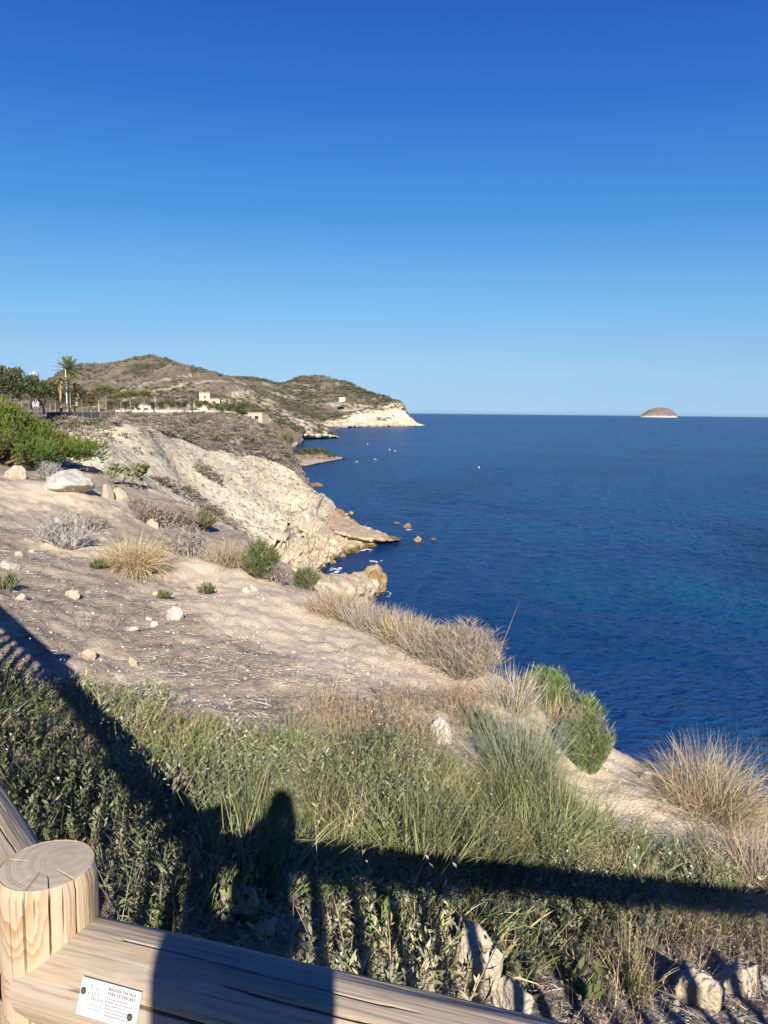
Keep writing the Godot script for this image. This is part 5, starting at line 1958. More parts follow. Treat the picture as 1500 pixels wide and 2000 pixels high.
	plant("prickly_pear", pb.mesh(), mats.leaf, 246, 952, "prickly pear cactus on the bank beside the cream cliff", "cactus")
	h = metres(100, 935, 34)
	plant("twig_shrub", twig_mesh(90, h * 0.8, h, 0.012, silver), mats.dry, 98, 936, "silvery dead shrub between the boulder and the pine bush", "shrub")
	build_pine_bush()


func build_pine_bush() -> void:
	# a big bright pine bush behind the boulders: wood inside, sprays of needles round it
	var foot := Vector3(-12.7, 0, -24.0)
	foot.y = gh(foot.x, foot.z)
	var root := base("pine_bush", foot, "big bright green pine bush behind the pale boulders", "bush")
	var w := Buf.new()
	var b := Buf.new()
	var lobes := []
	for k in 150:
		var p := Vector3(rng.randf_range(-4.6, 3.1), 0, rng.randf_range(-2.4, 1.5))
		var top := 2.55 - 2.0 * pow(sstep(-1.6, 3.3, p.x), 1.1) - 0.5 * sstep(-2.0, -4.6, p.x)
		top *= sqrt(maxf(0.08, 1.0 - pow(absf(p.z + 0.4) / 2.3, 2.0)))
		var r := rng.randf_range(0.30, 0.50)
		p.y = maxf(0.12, (top - r) * (1.0 if k < 85 else rng.randf()))
		lobes.append([p, r])
	for e in lobes:
		var c: Vector3 = e[0]
		var r: float = e[1]
		w.tube([Vector3(c.x * 0.55, -0.1, c.z * 0.55), Vector3(c.x * 0.8, c.y * 0.5, c.z * 0.8), c], [0.05, 0.03, 0.01], 5, Color(0.16, 0.11, 0.075), false)
		var base_c: Color = [Color(0.09, 0.135, 0.028), Color(0.12, 0.155, 0.032), Color(0.065, 0.105, 0.024), Color(0.11, 0.125, 0.036)][rng.randi() % 4]
		for j in 120:
			var d := Vector3(rng.randf_range(-1, 1), rng.randf_range(-0.7, 1), rng.randf_range(-1, 1)).normalized()
			var q := c + d * r * pow(rng.randf(), 0.35)
			var g := (d * 0.8 + Vector3(0, 0.8, 0)).normalized()
			var cc := shade(base_c, 0.25)
			for n in 6:
				var nd := (g + rnd_dir(0.2) * 0.7).normalized()
				b.leaf(q + g * 0.02 * n, nd, side_of(nd), rng.randf_range(0.07, 0.12), 0.026, shade(cc, 0.15))
	obj("branches", w.mesh(), mats.wood_far, root)
	var o := obj("needles", b.mesh(), mats.leaf, root)


# ---------- far things ----------
func clump(b: Buf, c: Vector3, r: Vector3, n: int, size: float, col: Color, up := 0.4) -> void:
	for j in n:
		var d := Vector3(rng.randf_range(-1, 1), rng.randf_range(-0.8, 1), rng.randf_range(-1, 1)).normalized()
		var p := c + d * r * pow(rng.randf(), 0.35)
		var g := (d + Vector3(0, up, 0)).normalized()
		b.leaf(p, g, side_of(g), size * rng.randf_range(0.7, 1.4), size * rng.randf_range(0.5, 0.9), shade(col, 0.3))


func scrub_mesh(col: Color, n := 70) -> ArrayMesh:
	var b := Buf.new()
	for k in 5:
		var a := k * 1.3
		clump(b, Vector3(cos(a) * 0.5, rng.randf_range(0.25, 0.6), sin(a) * 0.5), Vector3(0.55, 0.45, 0.55), n / 5, 0.34, col)
	return b.mesh()


func pine_parts(h: float, crown_w: float, crown_h: float, lean: float, col: Color) -> Array:
	var w := Buf.new()
	var c := Buf.new()
	var top := Vector3(lean, h - crown_h * 0.6, 0)
	var bark := Color(0.22, 0.17, 0.13)
	w.tube([Vector3(0, -0.3, 0), Vector3(lean * 0.3, h * 0.3, 0), Vector3(lean * 0.8, h * 0.55, 0.1), top], [0.20 * h / 8, 0.16 * h / 8, 0.12 * h / 8, 0.07 * h / 8], 7, bark, false)
	for k in 11:
		var a := k * 2.4
		var r := crown_w * 0.5 * sqrt((k + 0.6) / 11.0) * rng.randf_range(0.8, 1.05)
		var p := Vector3(top.x + cos(a) * r * 0.85, h - crown_h * (0.35 + 0.5 * pow(r / (crown_w * 0.5), 2.0)) + rng.randf_range(-0.1, 0.1) * crown_h, sin(a) * r * 0.85)
		w.tube([Vector3(lean * 0.8, h * 0.52, 0.1), (top + p) * 0.5 - Vector3(0, crown_h * 0.15, 0), p], [0.07 * h / 8, 0.05 * h / 8, 0.02], 4, bark, false)
		var s := crown_w * rng.randf_range(0.16, 0.24)
		clump(c, p, Vector3(s, s * 0.62, s), 150, 0.36, shade(col, 0.18), 0.6)
	return [w.mesh(), c.mesh()]


func round_tree_parts(h: float, wide: float, col: Color) -> Array:
	var w := Buf.new()
	var c := Buf.new()
	var bark := Color(0.17, 0.14, 0.11)
	w.tube([Vector3(0, -0.3, 0), Vector3(0.1, h * 0.3, 0), Vector3(0, h * 0.6, 0)], [0.22, 0.16, 0.08], 7, bark, false)
	for k in 15:
		var d := Vector3(rng.randf_range(-1, 1), rng.randf_range(-0.5, 1), rng.randf_range(-1, 1))
		var p := Vector3(d.x * wide * 0.36, h * 0.56 + d.y * h * 0.33, d.z * wide * 0.36)
		w.tube([Vector3(0.08, h * 0.32, 0), p], [0.08, 0.02], 4, bark, false)
		var s := wide * rng.randf_range(0.14, 0.22)
		clump(c, p, Vector3(s, s * 0.85, s), 130, 0.34, shade(col, 0.22))
	return [w.mesh(), c.mesh()]


func palm_parts(h: float, frond: float, n: int, col: Color, up: float, skirt: bool) -> Array:
	var w := Buf.new()
	var c := Buf.new()
	var bark := Color(0.27, 0.22, 0.16)
	w.tube([Vector3(0, -0.3, 0), Vector3(0.05, h * 0.3, 0), Vector3(0, h * 0.7, 0), Vector3(0, h, 0)], [0.30, 0.24, 0.22, 0.30], 9, bark, false)
	var head := Vector3(0, h, 0)
	for k in n:
		var a := k * 2.39996
		var el := lerpf(up, -0.45, pow(float(k) / n, 1.3))
		var d := Vector3(cos(a) * cos(el), sin(el), sin(a) * cos(el))
		var q := head
		var segs := 9
		var cc := shade(col, 0.2)
		var old := d
		for s in segs:
			var nx := q + d * frond / segs
			w.tube([q, nx], [0.035, 0.028], 3, cc * 0.9, false)
			var sd := d.cross(Vector3.UP).normalized()
			for t in 3:
				var m := q.lerp(nx, t / 3.0)
				var l := frond * 0.26 * sin(PI * clampf((s + t / 3.0 + 0.7) / (segs + 0.5), 0.05, 0.97))
				for sg in [-1.0, 1.0]:
					var ld: Vector3 = (sd * sg + d * 0.75 + Vector3(0, rng.randf_range(-0.15, 0.35), 0)).normalized()
					c.leaf(m, ld, d.cross(ld).cross(ld).normalized(), l, 0.10, shade(cc, 0.2))
			q = nx
			d = (d + Vector3(0, -0.075, 0)).normalized()
	if skirt:
		for k in 70:
			var a := rng.randf() * TAU
			var d := Vector3(cos(a) * 0.5, -1, sin(a) * 0.5).normalized()
			c.blade(head + Vector3(cos(a) * 0.25, -rng.randf() * h * 0.3, sin(a) * 0.25), d, side_of(d), frond * 0.45, 0.10, 0.3, 2, shade(Color(0.30, 0.22, 0.13), 0.25), Color(0.27, 0.2, 0.12))
	return [w.mesh(), c.mesh()]


func tree(called: String, parts: Array, where: Vector3, size: float, label: String, category: String, group := "", crown_called := "crown") -> Node3D:
	var r := base(called, where, label, category, group, rng.randf() * TAU)
	r.scale = Vector3.ONE * size
	obj("trunk", parts[0], mats.wood_far, r)
	obj(crown_called, parts[1], mats.leaf, r)
	return r


func on_land(u: float, v: float, d: float) -> Vector3:
	return at(u, v, d)


func build_trees() -> void:
	var dark := Color(0.065, 0.080, 0.035)
	var mid := Color(0.095, 0.115, 0.040)
	var lush := Color(0.11, 0.16, 0.04)
	var pines := []
	for k in 3:
		pines.append(pine_parts(8.0, 7.5, 2.6, [-0.4, 0.5, 0.2][k], [mid, Color(0.115, 0.13, 0.045), Color(0.08, 0.10, 0.04)][k]))
	var rounds := []
	for k in 3:
		rounds.append(round_tree_parts(6.0, 5.6, [dark, Color(0.085, 0.095, 0.055), mid][k]))
	var put_round := func(u: float, v: float, d: float, px: float, k: int, label: String) -> void:
		tree("broadleaf_tree", rounds[k], at(u, v, d), px * d / F / 6.0, label, "tree", "trees beyond the pine bush")
	put_round.call(-14.0, 812.0, 100.0, 96.0, 1, "grey-green tree leaning over the pine bush at the plateau's near corner")
	put_round.call(26.0, 806.0, 118.0, 84.0, 0, "dark broad tree behind the pine bush, largest of its clump")
	put_round.call(62.0, 806.0, 140.0, 66.0, 0, "dark tree in front of the distant tower")
	put_round.call(86.0, 806.0, 150.0, 64.0, 2, "mid-green tree between the tower and the lamp posts")
	put_round.call(108.0, 806.0, 172.0, 62.0, 2, "mid-green tree behind the dead palm")
	put_round.call(160.0, 803.0, 190.0, 42.0, 1, "grey thin tree right of the tall palm")
	var brown := round_tree_parts(6.0, 5.0, Color(0.15, 0.105, 0.06))
	tree("broadleaf_tree", brown, at(178, 803, 205), 42.0 * 205 / F / 6.0, "reddish-brown tree behind the end of the dark fence", "tree", "trees beyond the pine bush")
	for e in [[207, 804, 235, 52, 0, "green umbrella pine tallest in the row by the second lamp post"], [192, 804, 262, 42, 2, "dark umbrella pine behind the second lamp post"], [236, 804, 270, 38, 1, "umbrella pine with a pale trunk inside the row"], [256, 804, 250, 42, 0, "wide umbrella pine before the low white house"], [281, 804, 262, 42, 1, "wide umbrella pine beside the low white house"], [222, 804, 300, 34, 2, "small dark umbrella pine at the back of the row"]]:
		tree("umbrella_pine", pines[e[4]], at(e[0], e[1], e[2]), float(e[3]) * e[2] / F / 8.0, e[5], "tree", "umbrella pines on the plateau")
	for e in [[318, 803, 300, 18, 1, "grey hedge bush first beside the third lamp post"], [333, 803, 300, 20, 0, "dark hedge bush in the middle of the hedge"], [349, 803, 305, 18, 1, "grey hedge bush last before the cypress"], [408, 806, 300, 22, 0, "dark bush under the pink house"], [425, 808, 296, 20, 2, "mid-green bush under the pink house"], [449, 808, 300, 16, 0, "dark bush on the garden wall"], [466, 815, 292, 26, 0, "big dark green bush beside the beige house"], [477, 818, 300, 18, 2, "mid-green bush beside the beige house"]]:
		tree("garden_bush", rounds[e[4]], at(e[0], e[1] + 3, e[2]), float(e[3] + 4) * e[2] / F / 6.0, e[5], "bush", "garden bushes by the houses")
	for q in [[4, 808, 128, 90, 0, "tall dark tree at the near end of the dark clump"], [44, 806, 150, 74, 2, "mid-green tree between the dark trees of the clump"], [98, 806, 190, 60, 0, "dark tree behind the dying palm"], [118, 805, 205, 48, 1, "grey-green tree behind the tall palm's foot"], [146, 804, 215, 40, 0, "dark low tree right of the tall palm"], [170, 804, 240, 34, 2, "mid-green tree behind the dark fence"], [215, 805, 280, 22, 1, "grey low tree under the tallest umbrella pine"], [245, 805, 285, 20, 0, "dark low tree under the wide umbrella pines"], [268, 805, 290, 18, 1, "grey low tree beside the low white house"], [300, 805, 310, 20, 2, "mid-green low tree by the grey lamp post"], [362, 805, 310, 22, 0, "dark low tree left of the cypress"], [388, 806, 305, 24, 2, "mid-green low tree touching the pink house"]]:
		put_round.call(float(q[0]), float(q[1]), float(q[2]), float(q[3]), q[4], q[5])
	var bright := round_tree_parts(6.0, 5.0, lush)
	tree("broadleaf_tree", bright, at(433, 808, 280), 20.0 * 280 / F / 6.0, "bright green round tree below the pink house", "tree")
	tree("broadleaf_tree", bright, at(549, 884, 245), 36.0 * 245 / F / 6.0, "bright green tree on the rock edge above the beach", "tree")
	var cyp := Buf.new()
	var cw := Buf.new()
	cw.tube([Vector3(0, -0.3, 0), Vector3(0, 8, 0)], [0.14, 0.03], 6, Color(0.18, 0.14, 0.1), false)
	for k in 12:
		clump(cyp, Vector3(0, 0.8 + k * 0.58, 0), Vector3(0.95, 0.6, 0.95) * (1.0 - k * 0.065), 70, 0.26, Color(0.05, 0.075, 0.03), 1.0)
	var cypress := [cw.mesh(), cyp.mesh()]
	tree("cypress", cypress, at(375, 806, 300), 34.0 * 300 / F / 8.0, "dark cypress left of the pink house", "tree")
	tree("cypress", cypress, at(313, 800, 420), 22.0 * 420 / F / 8.0, "small dark cypress behind the hedge", "tree")
	tree("cypress", cypress, at(444, 800, 420), 24.0 * 420 / F / 8.0, "small dark cypress right of the pink house", "tree")
	# palms
	var tall := palm_parts(8.8, 3.5, 36, Color(0.13, 0.155, 0.06), 1.45, true)
	tree("palm_tree", tall, at(137, 806, 162), 0.98, "tall palm with an upswept crown beside the white lamp post", "palm", "", "fronds")
	var shaggy := palm_parts(6.6, 1.9, 20, Color(0.25, 0.20, 0.12), 0.5, true)
	tree("palm_tree", shaggy, at(120, 806, 158), 1.0, "thin dying palm with brown fronds beside the tall palm", "palm", "", "fronds")
	var short := palm_parts(2.6, 2.2, 26, Color(0.17, 0.17, 0.08), 1.3, true)
	tree("palm_tree", short, at(150, 790, 165), 1.0, "young palm right of the tall palm's trunk", "palm", "", "fronds")
	for e in [[397, 858, 196, 0.8, "shaggy palm on the scrub plateau, leftmost of three"], [418, 864, 194, 0.85, "shaggy palm on the scrub plateau, between two others"], [438, 866, 197, 0.75, "shaggy palm on the scrub plateau, nearest the rocky end"]]:
		var sp := palm_parts(3.2, 1.5, 18, Color(0.20, 0.18, 0.09), 1.0, true)
		tree("palm_tree", sp, at(e[0], e[1], e[2]), e[3], e[4], "palm", "", "fronds")
	var beach_palm := palm_parts(3.4, 2.6, 26, Color(0.15, 0.165, 0.075), 1.0, true)
	for e in [[628, 897.5, 1.0, "tallest palm on the beach spit"], [611, 898, 0.72, "small palm on the beach beside the tall one"], [593, 899, 0.75, "small palm on the beach near the reed hedge"]]:
		tree("palm_tree", beach_palm, level(e[0], e[1], 1.3), e[2], e[3], "palm", "", "fronds")
	for k in 13:
		var u := 562.0 + k * 6.2
		tree("beach_bush", rounds[k % 3], level(u, 894.5 - k * 0.15, 1.6), 0.62 * rng.randf_range(0.8, 1.15), "%s green bush in the hedge along the back of the beach" % ["dark", "greyish", "mid"][k % 3], "bush", "bushes behind the beach")
	tree("beach_bush", rounds[0], level(644, 898, 0.9), 0.5, "dark low bush out on the beach spit", "bush")
	tree("beach_bush", rounds[0], level(653, 897, 0.7), 0.42, "smallest dark bush at the tip of the spit", "bush")


func lamp(u: float, v: float, d: float, h: float, label: String) -> void:
	var r := base("lamp_post", at(u, v, d), label, "lamp post", "lamp posts on the plateau")
	var b := Buf.new()
	b.tube([Vector3(0, -0.3, 0), Vector3(0, h * 0.5, 0), Vector3(0, h, 0)], [0.13, 0.11, 0.08], 10, Color(0.60, 0.60, 0.60))
	obj("pole", b.mesh(), mats.paint, r)
	var c := Buf.new()
	c.box(Transform3D(Basis(), Vector3(-0.35, h + 0.04, 0)), Vector3(0.75, 0.14, 0.28), Color(0.6, 0.6, 0.6))
	obj("lamp_head", c.mesh(), mats.paint, r)
	var f := Buf.new()
	f.box(Transform3D(Basis(), Vector3(0, 0.05, 0)), Vector3(0.5, 0.3, 0.5), Color(0.4, 0.4, 0.4))
	obj("foot", f.mesh(), mats.paint, r)


func house(u: float, v: float, d: float, blocks: Array, openings: Array, label: String, turned := 0.0) -> Node3D:
	# blocks: [x, y, z, w, h, depth, colour]; openings: [x, y, w, h] on the front of the first block, z of that front
	var r := base("house", at(u, v, d), label, "house", "houses on the coast", turned)
	for e in blocks:
		var b := Buf.new()
		b.box(Transform3D(Basis(), Vector3(e[0], e[1] + e[4] * 0.5, e[2])), Vector3(e[3], e[4], e[5]), e[6])
		var w := obj("wall", b.mesh(), mats.paint, r)
		var t := Buf.new()
		t.box(Transform3D(Basis(), Vector3(e[0], e[1] + e[4] + 0.14, e[2])), Vector3(e[3] + 0.3, 0.28, e[5] + 0.3), e[6] * 0.92)
		obj("parapet", t.mesh(), mats.paint, r)
	for e in openings:
		var z: float = blocks[e[4]][2] + blocks[e[4]][5] * 0.5
		var f := Buf.new()
		f.box(Transform3D(Basis(), Vector3(e[0], e[1], z + 0.03)), Vector3(e[2] + 0.24, e[3] + 0.24, 0.10), Color(0.50, 0.44, 0.36))
		var wi := obj("window", f.mesh(), mats.paint, r)
		var g := Buf.new()
		g.box(Transform3D(Basis(), Vector3(e[0], e[1], z + 0.05)), Vector3(e[2], e[3], 0.08), Color(0.03, 0.035, 0.04))
		obj("pane", g.mesh(), mats.paint, wi)
	return r


func build_buildings() -> void:
	var beige := Color(0.44, 0.36, 0.265)
	var pink := Color(0.45, 0.35, 0.285)
	var white := Color(0.50, 0.465, 0.41)
	house(505, 843, 288, [[0, 0, 0, 5.6, 6.8, 6.0, beige], [-3.2, 2.6, 0.4, 2.4, 3.4, 5.0, beige * 0.95], [0.6, -2.0, 2.0, 5.2, 4.2, 5.0, beige * 1.06]], [[0.6, 5.2, 1.5, 1.3, 0], [-1.8, 5.3, 0.7, 1.0, 0]], "beige flat-roofed house at the end of the plateau", -0.25)
	house(404, 806, 330, [[-0.5, 0, 0, 4.4, 8.2, 5.0, pink], [3.6, 0, 0.3, 4.4, 5.6, 5.0, pink * 1.05], [1.0, 0, 2.0, 9.0, 2.6, 4.0, white * 0.9]], [[-0.4, 6.6, 0.8, 0.9, 0], [3.6, 4.2, 1.1, 0.9, 1]], "pink blocky house with a tower on the plateau", 0.1)
	house(283, 806, 345, [[0, 0, 0, 7.4, 2.9, 6.0, white]], [[-1.6, 1.5, 1.5, 1.2, 0], [1.6, 1.5, 1.5, 1.2, 0]], "low white house behind the umbrella pines", 0.0)
	house(498, 753.5, 1440, [[0, -1.0, 0, 9.0, 5.0, 7.0, white]], [[-2.0, 2.0, 1.4, 1.6, 0], [2.0, 2.0, 1.4, 1.6, 0]], "tiny white house high on the green hill", 0.2)
	house(602, 742, 1600, [[0, -2.0, 0, 5.0, 7.0, 5.0, white]], [[0, 3.0, 1.2, 1.6, 0]], "tiny white hut on the summit of the far hill", 0.0)
	house(668, 781, 1290, [[0, -3.0, 0, 10.0, 7.0, 6.0, white * 0.95]], [[-2.0, 2.0, 1.6, 1.6, 0], [2.0, 2.0, 1.6, 1.6, 0]], "white villa on the slope above the far cape", 0.1)
	house(516, 803, 640, [[0, -1.0, 0, 6.0, 4.0, 5.0, white * 0.9]], [[0, 1.6, 1.2, 1.2, 0]], "small pale house behind the beige one", 0.0)
	# tower block behind the trees
	var r := base("tower_block", at(70, 806, 1150), "pale grey tower block rising behind the dark trees", "building", "", 0.3)
	var b := Buf.new()
	b.box(Transform3D(Basis(), Vector3(0, 27.0, 0)), Vector3(11.5, 62.0, 11.5), Color(0.27, 0.27, 0.285))
	obj("wall", b.mesh(), mats.paint, r)
	var c := Buf.new()
	c.box(Transform3D(Basis(), Vector3(0.5, 59.4, 0)), Vector3(5.0, 2.8, 5.0), Color(0.32, 0.32, 0.32))
	obj("roof_room", c.mesh(), mats.paint, r)
	for f in 6:
		for k in 3:
			var g := Buf.new()
			g.box(Transform3D(Basis(), Vector3(-3.6 + k * 3.6, 54.6 - f * 3.2, 5.76)), Vector3(2.0, 1.5, 0.12), Color(0.12, 0.13, 0.15))
			obj("window", g.mesh(), mats.paint, r)
		var s := Buf.new()
		s.box(Transform3D(Basis(), Vector3(0, 53.3 - f * 3.2, 6.2)), Vector3(11.0, 0.25, 0.9), Color(0.36, 0.36, 0.36))
		obj("balcony", s.mesh(), mats.paint, r)
	# dark screened fence at the plateau's corner
	var p0 := at(92, 822, 156)
	var p1 := at(196, 821, 166)
	var fr := base("screen_fence", p0, "dark screened fence along the corner of the plateau", "fence")
	var along := p1 - p0
	var n := 6
	for k in n:
		var a := along * k / n
		var q := along * (k + 1) / n
		var sb := Buf.new()
		sb.quad(a + Vector3(0, 0.1, 0), a + Vector3(0, 1.75, 0), q + Vector3(0, 1.75, 0), q + Vector3(0, 0.1, 0), Color(0.045, 0.048, 0.055))
		sb.quad(q + Vector3(0, 0.1, -0.04), q + Vector3(0, 1.75, -0.04), a + Vector3(0, 1.75, -0.04), a + Vector3(0, 0.1, -0.04), Color(0.045, 0.048, 0.055))
		obj("panel", sb.mesh(), mats.paint, fr)
	for k in n + 1:
		var q := along * k / n
		var pb := Buf.new()
		pb.tube([q + Vector3(0, -0.5, 0.05), q + Vector3(0, 1.95, 0.05)], [0.04, 0.04], 6, Color(0.20, 0.20, 0.20))
		obj("post", pb.mesh(), mats.paint, fr)
	lamp(131.5, 806, 160, 8.9, "tall white lamp post beside the tall palm")
	lamp(193.5, 806, 300, 7.6, "white lamp post at the right end of the dark fence")
	lamp(74, 800, 150, 4.4, "short pale lamp post among the dark trees")
	lamp(303.5, 806, 330, 6.6, "grey lamp post before the hedge")
	lamp(350, 806, 360, 5.5, "thin grey lamp post behind the hedge")
	# garden walls
	for e in [[305, 806, 300, 375, 807, 300, 0.9, "long low cream garden wall behind the scrub"], [378, 808, 298, 452, 811, 292, 1.3, "cream garden wall below the pink house"], [452, 812, 290, 486, 826, 286, 1.6, "stepped cream wall running down to the beige house"], [225, 805, 300, 300, 805, 300, 0.7, "low cream wall under the umbrella pines"]]:
		var a := at(e[0], e[1], e[2])
		var q := at(e[3], e[4], e[5])
		var wr := base("garden_wall", a, e[7], "wall", "garden walls on the plateau")
		var d := q - a
		var wb := Buf.new()
		var len := Vector2(d.x, d.z).length()
		var bs := Basis.looking_at(d.normalized(), Vector3.UP) * Basis(Vector3.UP, PI / 2)
		wb.box(Transform3D(bs, d * 0.5 + Vector3(0, float(e[6]) * 0.5 - 0.3, 0)), Vector3(d.length(), float(e[6]) + 0.6, 0.4), Color(0.43, 0.385, 0.32))
		obj("wall", wb.mesh(), mats.paint, wr)
		var cb := Buf.new()
		cb.box(Transform3D(bs, d * 0.5 + Vector3(0, float(e[6]) + 0.06, 0)), Vector3(d.length() + 0.1, 0.12, 0.55), Color(0.58, 0.53, 0.46))
		obj("coping", cb.mesh(), mats.paint, wr)


func build_scrub() -> void:
	var bushes := [scrub_mesh(Color(1, 1, 1)), scrub_mesh(Color(1, 1, 1))]
	var spread := func(g: PackedVector3Array, nu: int, nv: int, n: int, u0: float, u1: float, v0: float, v1: float, s0: float, s1: float, cols: Array, freq: float, bias: float, called: String, label: String) -> void:
		var t := []
		var c := []
		for k in n:
			var u := rng.randf_range(u0, u1)
			var v := rng.randf_range(v0, v1)
			var p := on_sheet(g, nu, nv, u, v)
			if p.y < 1.0 or nf.get_noise_3d(p.x * freq, p.y * freq, p.z * freq) + bias + rng.randf_range(-0.35, 0.35) < 0.0:
				continue
			var s := lerpf(s0, s1, pow(rng.randf(), 2.0))
			t.append(Transform3D(Basis(Vector3.UP, rng.randf() * TAU).scaled(Vector3(s, s * rng.randf_range(0.6, 1.0), s)), p))
			c.append(shade(cols[rng.randi() % cols.size()], 0.3))
		many(called, bushes[rng.randi() % 2], mats.leaf, t, c, label, "scrub")
	var dry := [Color(0.21, 0.18, 0.16), Color(0.245, 0.21, 0.18), Color(0.175, 0.15, 0.138), Color(0.23, 0.20, 0.155)]
	var olive := [Color(0.10, 0.105, 0.055), Color(0.13, 0.125, 0.07), Color(0.075, 0.085, 0.045)]
	var dark := [Color(0.055, 0.065, 0.035), Color(0.075, 0.08, 0.045), Color(0.09, 0.085, 0.05)]
	spread.call(plateau_g, 200, 160, 4200, 0.10, 0.90, 0.055, 0.62, 0.35, 1.2, dry, 0.05, 0.18, "dry_scrub", "brown dry scrub covering the plateau above the cream cliff")
	spread.call(plateau_g, 200, 160, 1000, 0.10, 0.92, 0.06, 0.62, 0.5, 1.6, olive, 0.06, 0.0, "green_scrub", "olive scrub scattered through the plateau's brown scrub")
	spread.call(cliff_g, 330, 300, 200, 0.04, 0.30, 0.50, 0.80, 0.3, 1.0, olive + dry, 0.09, -0.02, "cliff_scrub", "olive and grey scrub on the landward top of the cream cliff")
	spread.call(cliff_g, 330, 300, 2000, 0.36, 0.95, 0.40, 0.77, 0.12, 0.42, olive + dry, 0.3, -0.02, "cliff_scrub", "small dark tufts dotted over the seaward cliff face")
	spread.call(hill_a, 150, 120, 5000, 0.1, 1.0, 0.1, 0.70, 1.2, 4.2, dark + olive, 0.008, -0.03, "hill_scrub", "dark scrub on the highest hill")
	spread.call(hill_b, 170, 140, 3200, 0.0, 1.0, 0.25, 0.78, 0.8, 3.0, dark + olive, 0.012, -0.08, "hill_scrub", "dark scrub on the rocky middle hill")
	spread.call(hill_c, 180, 140, 9000, 0.0, 1.0, 0.25, 0.78, 1.2, 4.2, dark + olive, 0.008, 0.06, "hill_scrub", "dark scrub and pines on the hill above the far cape")
	spread.call(low_cape, 150, 110, 650, 0.0, 0.95, 0.3, 0.78, 0.8, 2.4, dark + olive, 0.03, 0.05, "cape_scrub", "dark scrub on the low pale cape")
	spread.call(cape_cliff, 200, 130, 1800, 0.0, 0.95, 0.52, 0.76, 0.8, 2.6, dark + olive + dry, 0.02, 0.1, "cape_scrub", "scrub along the top of the far cape's cliff")
	# dark strips of scrub in the cliff's creases
	var t := []
	var c := []
	for e in [[[352, 955], [470, 1040], 70, 1.6], [[385, 912], [430, 942], 40, 2.2], [[300, 935], [345, 962], 26, 1.0]]:
		for k in e[2]:
			var f := rng.randf()
			var uu := lerpf(e[0][0], e[1][0], f) + rng.randf_range(-5, 5)
			var vv := lerpf(e[0][1], e[1][1], f) + rng.randf_range(-5, 5) * float(e[3])
			var best := 1e9
			var bp := Vector3.ZERO
			var r := ray(uu, vv).normalized()
			for q in range(0, cliff_g.size(), 5):
				var dd := cliff_g[q] - eye
				var m := (dd - r * dd.dot(r)).length_squared()
				if m < best:
					best = m
					bp = cliff_g[q]
			var s := rng.randf_range(0.35, 0.95)
			t.append(Transform3D(Basis(Vector3.UP, rng.randf() * TAU).scaled(Vector3(s, s * 0.8, s)), bp))
			c.append(shade((olive + dry)[rng.randi() % 7], 0.3))
	many("cliff_scrub", bushes[0], mats.leaf, t, c, "strips of scrub growing in the creases of the cream cliff", "scrub")


func sea_rock(u: float, v: float, wpx: float, hpx: float, seed_: int, col: Color, col2: Color, label: String, called := "sea_rock") -> void:
	var p := level(u, v, 0.0)
	var k := depth_of(p) / F
	var size := Vector3(wpx * k, hpx * k * 1.7, wpx * k * 0.9)
	var o := obj(called, rock_mesh(seed_, size * 1.2, 16, 0.3, col, col2, 20), mats.rock)
	o.position = p + Vector3(0, size.y * 0.08, -size.z * 0.3)
	tag(o, label, "rock")


